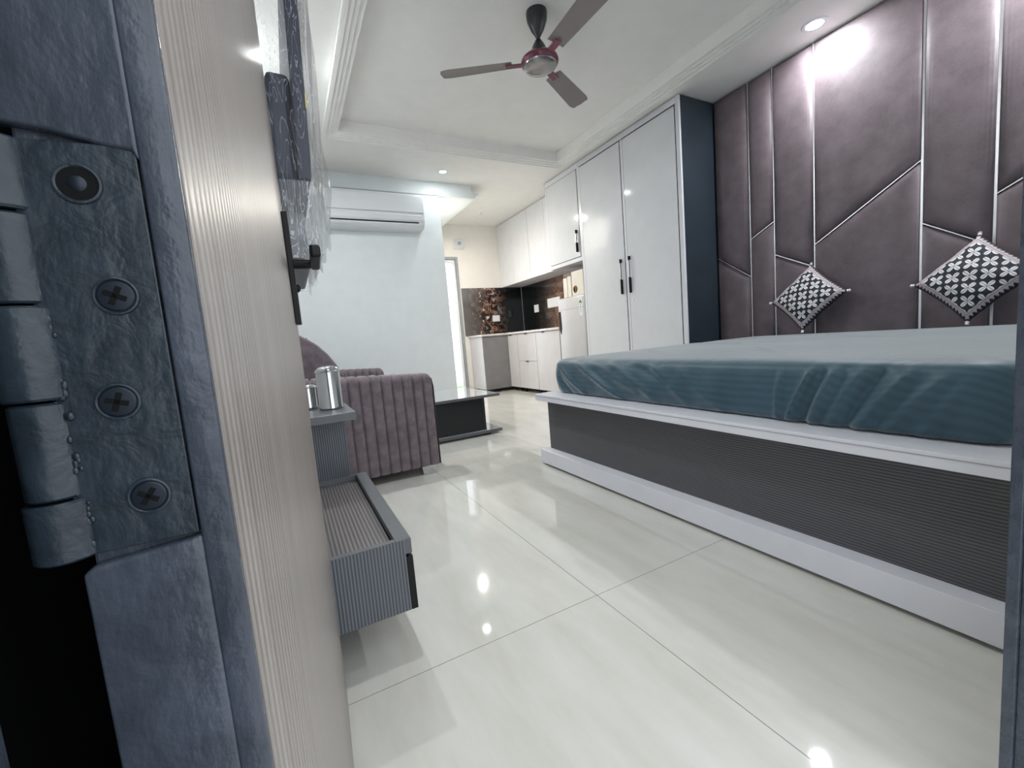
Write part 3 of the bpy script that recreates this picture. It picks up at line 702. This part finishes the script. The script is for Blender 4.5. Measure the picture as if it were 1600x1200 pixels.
# ------------------------------------------------------------------ air conditioner
ac = thing('air_conditioner', 'white split air conditioner high on the partition wall', 'air conditioner', (1.0, 4.7, 2.07))
AX0, AX1 = 0.505, 1.487
prof = [(4.798, 2.425), (4.665, 2.425), (4.625, 2.415), (4.606, 2.385), (4.600, 2.32), (4.600, 2.215), (4.606, 2.15), (4.622, 2.10), (4.65, 2.072), (4.70, 2.062), (4.798, 2.062)]
body = prism('body', prof, 'X', AX0, AX1, M['white_plastic'], ac, 0.0, False)
prism('front_panel', [(4.666, 2.4275), (4.622, 2.4180), (4.602, 2.386), (4.5955, 2.32), (4.5955, 2.222), (4.602, 2.222), (4.602, 2.32), (4.61, 2.38), (4.626, 2.411), (4.666, 2.422)], 'X', AX0+0.002, AX1-0.002, M['white_plastic'], ac)
boxes('seam', [(AX0+0.004, AX1-0.004, 4.5985, 4.602, 2.2165, 2.2215)], M['grey_plastic'], ac)
prism('louver', [(4.601, 2.198), (4.5965, 2.19), (4.6025, 2.148), (4.612, 2.128), (4.616, 2.130), (4.608, 2.15), (4.603, 2.19)], 'X', AX0+0.01, AX1-0.03, M['white_plastic'], ac)
boxes('outlet_slot', [(AX0+0.03, AX1-0.06, 4.6065, 4.62, 2.116, 2.127)], M['gap'], ac)
prism('louver', [(4.611, 2.113), (4.6135, 2.10), (4.628, 2.084), (4.634, 2.088), (4.62, 2.104)], 'X', AX0+0.01, AX1-0.03, M['white_plastic'], ac)
# rounded end cap
bm = bmesh.new(); R0 = 0.012
a_prism(bm, [(4.798, 2.42), (4.67, 2.42), (4.635, 2.408), (4.618, 2.38), (4.612, 2.32), (4.612, 2.215), (4.62, 2.15), (4.64, 2.105), (4.665, 2.08), (4.70, 2.07), (4.798, 2.07)], 'X', AX1-0.001, AX1+0.012, 0.003)
put('end_cap', bm, M['white_plastic'], ac)

# ------------------------------------------------------------------ ceiling fan
FCX, FCY = 1.565, 2.30
fn = thing('ceiling_fan', 'brown grey three blade ceiling fan with red rimmed motor', 'fan', (FCX, FCY, 2.40))
lathe('canopy', [(0.0, TZ), (0.062, TZ), (0.064, TZ-0.012), (0.060, TZ-0.05), (0.040, TZ-0.10), (0.018, TZ-0.135), (0.010, TZ-0.15), (0, TZ-0.15)][1:], (FCX, FCY, 0), M['fan_dark'], fn, 28)
lathe('rod', [(0.009, 2.50), (0.009, TZ-0.12)], (FCX, FCY, 0), M['fan_dark'], fn, 14)
lathe('lower_canopy', [(0.012, 2.575), (0.022, 2.562), (0.040, 2.53), (0.055, 2.49), (0.06, 2.474)], (FCX, FCY, 0), M['fan_dark'], fn, 28)
lathe('motor', [(0.05, 2.480), (0.095, 2.470), (0.112, 2.455), (0.114, 2.44), (0.105, 2.425), (0.09, 2.42)], (FCX, FCY, 0), M['fan_red'], fn, 40)
lathe('bottom_cap', [(0.101, 2.424), (0.099, 2.416), (0.08, 2.404), (0.045, 2.397), (0, 2.395)], (FCX, FCY, 0), M['fan_cap'], fn, 40, label='domed grey metal motor cap')
for dg in (149, 29, 269):
    a = math.radians(dg)
    def rot(t):
        bmesh.ops.rotate(t, verts=t.verts[:], cent=(0, 0, 0), matrix=Matrix.Rotation(a, 3, 'Z')); bmesh.ops.translate(t, verts=t.verts[:], vec=(FCX, FCY, 2.446))
    t2 = bmesh.new(); N = 10
    top = []; 
    for i in range(N+1):
        s_ = i/N; x = 0.17+s_*0.43; wd_ = 0.052+0.016*s_ - (0.012 if i == N else 0)
        ln = []
        for j, c_ in enumerate((-1, -0.5, 0, 0.5, 1)):
            y = c_*wd_; z = -y*0.20+0.004*(1-c_*c_)-0.006*s_
            ln.append(t2.verts.new((x+(0.012*(1-abs(c_)) if i == N else 0), y, z)))
        top.append(ln)
    for A, B in zip(top, top[1:]):
        for j in range(4): t2.faces.new((A[j], A[j+1], B[j+1], B[j]))
    g_ = bmesh.ops.solidify(t2, geom=t2.faces[:], thickness=0.003)
    bmesh.ops.recalc_face_normals(t2, faces=t2.faces[:])
    rot(t2); b_ = put('blade', t2, M['fan'], fn, True)
    t2 = bmesh.new(); a_box(t2, 0.095, 0.21, -0.022, 0.022, -0.010, -0.004, 0.002); bmesh.ops.rotate(t2, verts=t2.verts[:], cent=(0, 0, 0), matrix=Matrix.Rotation(-0.12, 3, 'X')); rot(t2); put('blade_arm', t2, M['fan_red'], b_)

# ------------------------------------------------------------------ bed
bd = thing('bed_frame', 'box bed with white ledge and plinth around charcoal ribbed sides', 'bed', (2.4, 1.28, 0))
BY0, BY1 = 0.275, 2.262
box('plinth', 1.338, 3.411, BY0, BY1, 0.014, 0.098, M['lam_bed'], bd, bev=0.0015)
for x in (1.46, 2.4, 3.2):
    for y in (0.4, 2.12): box('foot', x-0.04, x+0.04, y-0.04, y+0.04, 0, 0.014, M['rubber'], bd, bev=0.001)
box('base_panel', 1.398, 3.411, BY0+0.03, BY1-0.026, 0.098, 0.413, M['reed_bed'], bd, bev=0.001, label='charcoal ribbed laminate panel')
box('platform', 1.316, 3.411, BY0-0.015, BY1-0.020, 0.413, 0.452, M['lam_bed'], bd, bev=0.0015)
box('edge_tape', 1.3145, 1.3175, BY0-0.010, BY1-0.025, 0.4405, 0.4418, M['grey_plastic'], bd, bev=0)

# mattress under its fitted sheet
MX0, MX1, MY0, MY1 = 1.425, 3.40, 0.305, 2.205
folds = [((1.62, 1.62), 0)]
from_px = []
FOLD = [  # (y0,z0,y1,z1,width,amp): creases running over the foot side of the sheet
 (0.735, 0.615, 0.80, 0.470, 0.010, 0.012), (0.700, 0.62, 0.765, 0.46, 0.014, -0.008), (0.655, 0.645, 0.735, 0.46, 0.018, 0.012),
 (0.590, 0.645, 0.690, 0.455, 0.020, 0.010), (0.545, 0.64, 0.650, 0.455, 0.013, -0.009), (0.500, 0.62, 0.620, 0.455, 0.016, 0.010),
 (0.440, 0.60, 0.55, 0.46, 0.016, 0.007), (0.825, 0.59, 0.84, 0.46, 0.012, 0.007), (0.40, 0.58, 0.47, 0.46, 0.015, 0.005),
 (2.14, 0.63, 1.90, 0.48, 0.016, 0.010), (2.17, 0.60, 2.02, 0.47, 0.012, -0.009), (1.95, 0.64, 1.66, 0.50, 0.020, 0.008), (1.80, 0.64, 1.50, 0.52, 0.022, 0.007),
 (1.66, 0.645, 1.40, 0.50, 0.022, 0.008), (1.55, 0.645, 1.30, 0.56, 0.018, -0.006), (1.38, 0.63, 1.22, 0.50, 0.02, 0.006), (2.19, 0.56, 2.10, 0.47, 0.012, 0.008),
 (1.22, 0.60, 1.05, 0.47, 0.02, 0.004), (1.78, 0.56, 1.60, 0.47, 0.015, 0.006)]
def fold_d(y, z):
    d = 0.0
    for y0, z0, y1, z1, wd_, am in FOLD:
        ax, az = y1-y0, z1-z0; L2 = ax*ax+az*az
        t_ = ((y-y0)*ax+(z-z0)*az)/L2
        px_ = abs((y-y0)*az-(z-z0)*ax)/math.sqrt(L2)
        e = max(0, -t_, t_-1)*math.sqrt(L2)
        if px_ < 4*wd_ and e < 0.1: d += 1.5*am*math.exp(-(px_/wd_)**2*1.4)*math.exp(-(e/0.03)**2)
    return d*min(1.0, max(0.0, (2.15-y)/0.10)) if y > 2.05 else d
def rrect(x0, x1, y0, y1, r, step):
    pts = []
    def seg(ax, ay, bx, by):
        n_ = max(2, int(math.hypot(bx-ax, by-ay)/step))
        for i in range(n_): pts.append((ax+(bx-ax)*i/n_, ay+(by-ay)*i/n_, None))
    def arc(cx, cy, a0):
        n_ = 14
        for i in range(n_):
            a = a0+(PI/2)*i/n_; pts.append((cx+r*math.cos(a), cy+r*math.sin(a), a))
    arc(x1-r, y1-r, 0); seg(x1-r, y1, x0+r, y1); arc(x0+r, y1-r, PI/2); seg(x0, y1-r, x0, y0+r)
    arc(x0+r, y0+r, PI); seg(x0+r, y0, x1-r, y0); arc(x1-r, y0+r, 1.5*PI); seg(x1, y0+r, x1, y1-r)
    return pts
per = rrect(MX0, MX1, MY0, MY1, 0.09, 0.0095)
cx, cy = (MX0+MX1)/2, (MY0+MY1)/2
bm = bmesh.new(); rows = []
side = [(0.030, 0.4535), (0.012, 0.458), (0.002, 0.470)]+[(-0.010*math.sin(PI*i/12), 0.475+i*0.0125) for i in range(13)]+[(0.006, 0.6345), (0.014, 0.6430), (0.026, 0.6495), (0.042, 0.6535)]
NP = len(per)
for ins, z in side:
    ring = []
    for i, (x, y, a) in enumerate(per):
        x2, y2, _ = per[(i+1) % NP]; x0_, y0_, _ = per[i-1]
        tx, ty = x2-x0_, y2-y0_; L_ = math.hypot(tx, ty); nx, ny = ty/L_, -tx/L_
        o = -ins
        if nx < -0.5: o += fold_d(y, z)*(1 if z < 0.63 else 0.35)
        o += 0.002*math.sin(31*y+17*z)*math.sin(23*x+9*y)
        ring.append(bm.verts.new((x+nx*o, y+ny*o, z)))
    rows.append(ring)
NT_ = 44
for j in range(1, NT_+1):
    s_ = 1-j/(NT_+0.6); ring = []
    for i, (x, y, a) in enumerate(per):
        bx, by = rows[len(side)-1][i].co.x, rows[len(side)-1][i].co.y
        X_, Y_ = cx+(bx-cx)*s_, cy+(by-cy)*s_
        e = 1-s_**2
        z = 0.6535+0.020*e**0.6 + 0.0025*math.sin(9*X_+3*Y_)*e
        for (qx, qy, dx_, dy_, am) in ((2.4, 1.9, 0.5, 0.86, 0.005), (2.7, 1.75, 0.4, 0.9, 0.006), (2.2, 1.5, 0.55, 0.83, 0.005), (2.9, 1.45, 0.35, 0.93, 0.005), (2.5, 1.1, 0.5, 0.86, 0.004), (1.9, 1.85, 0.6, 0.8, 0.005), (1.8, 1.1, 0.7, 0.7, 0.003)):
            al = (X_-qx)*dx_+(Y_-qy)*dy_; ac_ = (X_-qx)*dy_-(Y_-qy)*dx_
            z += am*math.exp(-(ac_/0.022)**2-(al/0.28)**2)
        ring.append(bm.verts.new((X_, Y_, z)))
    rows.append(ring)
for A, B in zip(rows, rows[1:]):
    for i in range(NP): bm.faces.new((A[i], A[(i+1) % NP], B[(i+1) % NP], B[i]))
bm.faces.new(rows[-1]); bm.faces.new(rows[0][::-1])
bmesh.ops.recalc_face_normals(bm, faces=bm.faces[:])
ms = put('mattress', bm, M['sheet'], None, True)
tag(ms, 'thick mattress in a rumpled teal striped fitted sheet on the box bed', 'mattress')

# cushions leaning on the headboard
def cushion(label, c, half, lean, spin):
    global XF
    upv = Vector((math.sin(lean), 0, math.cos(lean))); nrm = Vector((-math.cos(lean), 0, math.sin(lean))); sd = upv.cross(nrm)
    Rm = Matrix((( sd.x, upv.x, nrm.x), (sd.y, upv.y, nrm.y), (sd.z, upv.z, nrm.z))).to_4x4()
    XF = Matrix.Translation(c) @ Rm @ Matrix.Rotation(spin, 4, 'Z')
    t = thing('cushion', label, 'cushion', (0, 0, 0), 'patterned cushions on the bed')
    bm = bmesh.new(); uvl = bm.loops.layers.uv.new('UVMap'); N = 26
    G = {}
    for sgn in (1, -1):
        for i in range(N+1):
            for j in range(N+1):
                u_, v_ = -1+2*i/N, -1+2*j/N
                edge = i in (0, N) or j in (0, N)
                if sgn == -1 and edge: G[(-1, i, j)] = G[(1, i, j)]; continue
                h = 0.060*((1-u_*u_)*(1-v_*v_))**0.42
                pin = 0.07
                x = half*u_*(1-pin*(1-v_*v_)*abs(u_)); y = half*v_*(1-pin*(1-u_*u_)*abs(v_))
                wob = 0.003*math.sin(9*u_+4*v_)*(1-u_*u_)
                if edge: h = 0.004*math.sin(30*(u_+v_))
                G[(sgn, i, j)] = bm.verts.new((x, y, sgn*h+wob))
    for sgn in (1, -1):
        for i in range(N):
            for j in range(N):
                ids = [(i, j), (i+1, j), (i+1, j+1), (i, j+1)]
                if sgn == -1: ids = ids[::-1]
                f = bm.faces.new([G[(sgn, a, b)] for a, b in ids])
                for lp, (a, b) in zip(f.loops, ids): lp[uvl].uv = (a/N, b/N)
    put('cover', bm, M['cushion'], t, True)
    for sx, sy in ((1, 1), (1, -1), (-1, 1), (-1, -1)):
        d = Vector((sx, sy, 0)).normalized(); p0 = Vector((sx*half*0.99, sy*half*0.99, 0))
        lathe('tassel', [(0.003, -0.008), (0.008, -0.005), (0.009, 0.000), (0.006, 0.004), (0.010, 0.010), (0.005, 0.014), (0, 0.014)], p0, M['tassel'], t, 12, d)
    XF = Matrix.Identity(4)
cushion('navy cushion with white four petal flowers, the one nearer the wardrobe', (3.288, 1.715, 0.917), 0.177, 0.36, PI/4+0.06)
cushion('navy cushion with white four petal flowers, cut off by the right picture edge', (3.288, 0.888, 0.917), 0.177, 0.36, PI/4+0.02)

# ------------------------------------------------------------------ sofa
sf = thing('sofa', 'taupe velvet two seat sofa with channel tufted arms against the left wall', 'sofa', (0.35, 3.4, 0))
def arm(y0, y1):
    a_ = box('arm', -0.07, 0.762, y0+0.02, y1-0.02, 0.07, 0.60, M['sofa'], sf, bev=0.01)
    x = 0.772; wds = [0.064]*13; k_ = 0
    while x > -0.04:
        wd_ = 0.0615; x0, x1 = x-wd_, x
        zt = 0.632+0.03*(0.772-x)/0.5; n_ = 12
        bm = bmesh.new(); rings = []
        # path: up the outer side, over the rounded top, down the inner side
        path = []
        rr = 0.045
        path.append((y0+0.004, 0.058, (-1, 0)))
        path.append((y0, 0.30, (-1, 0)))
        for q_ in range(7):
            an = PI-(PI/2)*q_/6; path.append((y0+rr+rr*math.cos(an), zt-rr+rr*math.sin(an), (math.cos(an), math.sin(an))))
        for q_ in range(7):
            an = PI/2-(PI/2)*q_/6; path.append((y1-rr+rr*math.cos(an), zt-rr+rr*math.sin(an), (math.cos(an), math.sin(an))))
        path.append((y1, 0.30, (1, 0))); path.append((y1, 0.058, (1, 0)))
        for (yy, zz, nn) in path:
            ring = []
            for s_ in range(9):
                f_ = s_/8; off = -0.018*(abs(2*f_-1))**7
                fr_ = 0.018 if k_ == 0 else 0
                ring.append(bm.verts.new((x0+wd_*f_, yy+nn[0]*off, zz+nn[1]*off - (0.02*max(0, f_-0.5)**2*4 if k_ == 0 and zz > 0.5 else 0))))
            rings.append(ring)
        for A, B in zip(rings, rings[1:]):
            for s_ in range(8): bm.faces.new((A[s_], A[s_+1], B[s_+1], B[s_]))
        bm.faces.new(rings[0]+rings[-1][::-1])
        bm.faces.new([r[0] for r in rings]); bm.faces.new([r[-1] for r in rings][::-1])
        bmesh.ops.recalc_face_normals(bm, faces=bm.faces[:])
        o = put('channel', bm, M['sofa'], a_, True); autosmooth(o, 0.9)
        x -= wd_; k_ += 1
    tube('piping', [(0.774, y0+0.012, 0.06), (0.774, y0+0.010, 0.55), (0.770, y0+0.022, 0.595), (0.764, y0+0.05, 0.612), (0.764, y1-0.05, 0.612), (0.770, y1-0.022, 0.595), (0.774, y1-0.010, 0.55), (0.774, y1-0.012, 0.06)], 0.005, M['piping'], a_)
arm(2.55, 2.73); arm(4.06, 4.24)
box('base', -0.07, 0.735, 2.72, 4.07, 0.07, 0.27, M['sofa'], sf, bev=0.01)
for y0, y1 in ((2.735, 3.393), (3.397, 4.055)):
    bm = bmesh.new(); a_box(bm, 0.22, 0.755, y0, y1, 0.27, 0.43, 0.035, 4); o = put('seat_cushion', bm, M['sofa'], sf, True); autosmooth(o, 1.2)
    prof = [(-0.075, 0.25), (-0.075, 0.90), (-0.05, 0.935), (0.0, 0.945), (0.06, 0.930), (0.11, 0.900), (0.165, 0.858), (0.215, 0.80), (0.255, 0.735), (0.290, 0.665), (0.31, 0.59), (0.305, 0.50), (0.28, 0.435), (0.21, 0.38), (0.2, 0.25)]
    bm = bmesh.new(); a_prism(bm, prof, 'Y', y0, y1, 0.016); o = put('backrest', bm, M['sofa'], sf, True); autosmooth(o, 0.8)
    tube('seam', [(0.258, y0+0.008, 0.733), (0.21, (y0+y1)/2, 0.80), (0.258, y1-0.008, 0.733)][:0] or [(0.292, y0+0.012, 0.664), (0.292, y1-0.012, 0.664)], 0.003, M['piping'], o)
    tube('seam', [(0.112, y0+0.012, 0.900), (0.112, y1-0.012, 0.900)], 0.003, M['piping'], o)
for y in (2.60, 4.13):
    for x0, x1 in ((0.655, 0.765), (-0.05, 0.03)):
        bm = bmesh.new(); a_prism(bm, [(x0, 0.0575), (x1, 0.0575), (x1-0.008, 0.0), (x0+0.008, 0.0)], 'Y', y-0.030, y+0.065, 0.003); put('foot', bm, M['steel'], sf)

# ------------------------------------------------------------------ coffee table
ct = thing('coffee_table', 'low grey coffee table with dark open compartment before the sofa', 'table', (1.2, 3.7, 0))
TY_0, TY_1 = 3.275, 4.06
for nm, z0, z1 in (('top', 0.326, 0.349), ('bottom_shelf', 0.020, 0.046)):
    o = box(nm, 0.8365, 1.5665, TY_0+0.0015, TY_1-0.0015, z0, z1, M['table_grey'], ct, bev=0.0005)
    boxes('edge_band', [(0.835, 1.568, TY_0, TY_0+0.0015, z0, z1-0.0003), (0.835, 1.568, TY_1-0.0015, TY_1, z0, z1-0.0003), (0.835, 0.8365, TY_0+0.0015, TY_1-0.0015, z0, z1-0.0003), (1.5665, 1.568, TY_0+0.0015, TY_1-0.0015, z0, z1-0.0003)], M['table_edge'], o)
box('side', 0.96, 0.99, TY_0+0.03, TY_1-0.03, 0.046, 0.326, M['table_dark'], ct, bev=0.001)
box('side', 1.405, 1.435, TY_0+0.03, TY_1-0.03, 0.046, 0.326, M['table_dark'], ct, bev=0.001)
box('front_panel', 0.99, 1.405, TY_0+0.034, TY_0+0.05, 0.046, 0.326, M['table_dark'], ct, bev=0.001)
for x in (0.95, 1.45):
    for y in (TY_0+0.08, TY_1-0.08): box('foot', x-0.03, x+0.03, y-0.03, y+0.03, 0, 0.020, M['rubber'], ct, bev=0.001)

# ------------------------------------------------------------------ television console and side shelf
cs = thing('wall_console', 'low slate grey ribbed console with recessed top on the left wall', 'console', (0.05, 1.43, 0.118))
CY0, CY1 = 1.075, 1.80
box('near_side', XL+0.004, 0.208, CY0, CY0+0.018, 0.118, 0.309, M['reed_grey'], cs, bev=0.0008)
box('far_side', XL+0.004, 0.208, CY1-0.018, CY1, 0.118, 0.309, M['reed_grey'], cs, bev=0.0008)
box('body', XL+0.004, 0.200, CY0+0.0185, CY1-0.0185, 0.120, 0.276, M['gap'], cs, bev=0)
box('top_panel', XL+0.02, 0.182, CY0+0.0185, CY1-0.0185, 0.2765, 0.290, M['reed_top'], cs, bev=0.0006, label='ribbed recessed top')
box('rim', 0.186, 0.225, CY0+0.0005, CY1-0.0005, 0.270, 0.3105, M['rim_grey'], cs, bev=0.0012)
box('rim', XL+0.004, 0.1855, CY0+0.001, CY0+0.0185, 0.3092, 0.3105, M['rim_grey'], cs, bev=0.0004)
box('rim', XL+0.004, 0.1855, CY1-0.020, CY1-0.0005, 0.2905, 0.3105, M['rim_grey'], cs, bev=0.0004)
box('drawer_front', 0.2085, 0.2255, CY0+0.001, CY1-0.001, 0.117, 0.262, M['black'], cs, bev=0.001, label='black drawer front')
boxes('wall_bracket', [(XL+0.001, XL+0.01, CY0+0.1, CY1-0.1, 0.14, 0.26)], M['gap'], cs)
sh = thing('side_shelf', 'slate grey ribbed pedestal with flat shelf at the end of the console', 'shelf', (0.05, 1.9, 0.118))
box('pedestal', XL+0.004, 0.170, CY1+0.001, 2.06, 0.118, 0.544, M['reed_grey'], sh, bev=0.001)
box('shelf_board', XL+0.004, 0.204, 1.70, 2.09, 0.5445, 0.575, M['rim_grey'], sh, bev=0.0012)

def jar(label, x, y, r, h, z0=0.5755):
    t = thing('steel_jar', label, 'jar', (x, y, z0), 'steel jars on the side shelf')
    lathe('jar_body', [(r*0.93, z0), (r, z0+0.004), (r, z0+0.010), (r*0.98, z0+0.014), (r*0.98, z0+h*0.84), (r, z0+h*0.845), (r, z0+h*0.86)], (x, y, 0), M['steel'], t, 40)
    lathe('lid', [(r*1.03, z0+h*0.861), (r*1.05, z0+h*0.875), (r*1.02, z0+h*0.90), (r*0.75, z0+h*0.965), (r*0.35, z0+h*0.995), (0, z0+h)], (x, y, 0), M['steel'], t, 40)
jar('shiny round steel jar with domed lid on the side shelf', 0.138, 1.90, 0.0475, 0.178)
jar('small steel jar half hidden behind the entrance door edge on the side shelf', 0.058, 1.99, 0.036, 0.105)

# ------------------------------------------------------------------ television in its wrapping
tv = thing('television', 'navy black flat television still wrapped in clear plastic on the left wall', 'television', (0.09, 1.46, 1.2))
tl = math.radians(2.4)
def tilt(bm_):
    bmesh.ops.rotate(bm_, verts=bm_.verts[:], cent=(0.085, 1.46, 1.20), matrix=Matrix.Rotation(tl, 3, 'Y'))
bm = bmesh.new(); a_box(bm, 0.072, 0.099, 1.10, 1.84, 1.20, 1.76, 0.003); tilt(bm); put('screen_case', bm, M['tv_navy'], tv)
bm = bmesh.new(); a_box(bm, 0.0992, 0.1005, 1.106, 1.834, 1.212, 1.752); tilt(bm); put('screen', bm, M['black'], tv)
bm = bmesh.new(); a_box(bm, 0.022, 0.0718, 1.13, 1.80, 1.205, 1.44, 0.012); tilt(bm); put('rear_housing', bm, M['tv_navy'], tv)
boxes('wall_mount', [(XL+0.002, -0.085, 1.30, 1.60, 1.25, 1.55), (-0.085, 0.03, 1.36, 1.40, 1.30, 1.50), (-0.085, 0.03, 1.50, 1.54, 1.30, 1.50)], M['black'], tv)
bm = bmesh.new(); a_box(bm, 0.0990, 0.1010, 1.094, 1.0985, 1.355, 1.385); tilt(bm); put('yellow_patch', bm, plain('patch_yellow', rgb(232, 210, 90), 0.5), tv)  # small yellow patch at the near edge of the television
box('stand_pack', 0.030, 0.088, 1.30, 1.70, 1.035, 1.185, M['bag_grey'], tv, bev=0.008, label='grey bundle hanging in the plastic below the screen')
# the bag: a loose closed loop of film hanging lower than the set
random.seed(11)
def bag(x0, x1, y0, y1, z0, z1, amp, flare, mat, name, nz_=46):
    bm = bmesh.new(); loop = []
    st = 0.011
    def seg(a, b):
        n_ = max(2, int(math.dist(a, b)/st))
        for i in range(n_): loop.append((a[0]+(b[0]-a[0])*i/n_, a[1]+(b[1]-a[1])*i/n_))
    seg((x1, y0), (x1, y1)); seg((x1, y1), (x0, y1)); seg((x0, y1), (x0, y0)); seg((x0, y0), (x1, y0))
    ph = [(random.uniform(20, 90), random.uniform(8, 40), random.uniform(0, 6.3)) for _ in range(7)]
    rows = []
    for k_ in range(nz_+1):
        z = z0+(z1-z0)*k_/nz_; ring = []
        for i, (x, y) in enumerate(loop):
            s_ = i*st
            d = sum(math.sin(f1*s_+f2*z+p_) for f1, f2, p_ in ph)/7*amp*2
            fl_ = flare*(1-k_/nz_)
            dz = 0.012*math.sin(40*s_+1) if k_ == 0 else 0
            X_ = x+(d+fl_*0.5 if x > (x0+x1)/2 else -d*0.5)+ (z-z0)*math.tan(tl)*0.6
            Y_ = y+(d*0.8 if y > (y0+y1)/2 else -d*0.8)
            ring.append(bm.verts.new((X_, Y_, z+dz)))
        rows.append(ring)
    n_ = len(loop)
    for A, B in zip(rows, rows[1:]):
        for i in range(n_): bm.faces.new((A[i], A[(i+1) % n_], B[(i+1) % n_], B[i]))
    return put(name, bm, mat, tv, True)
bag(0.016, 0.122, 1.085, 1.86, 1.07, 1.80, 0.007, 0.012, M['film'], 'plastic_wrap')
bag(0.024, 0.100, 1.10, 1.72, 1.022, 1.195, 0.006, 0.0, M['film2'], 'plastic_fold', 20)
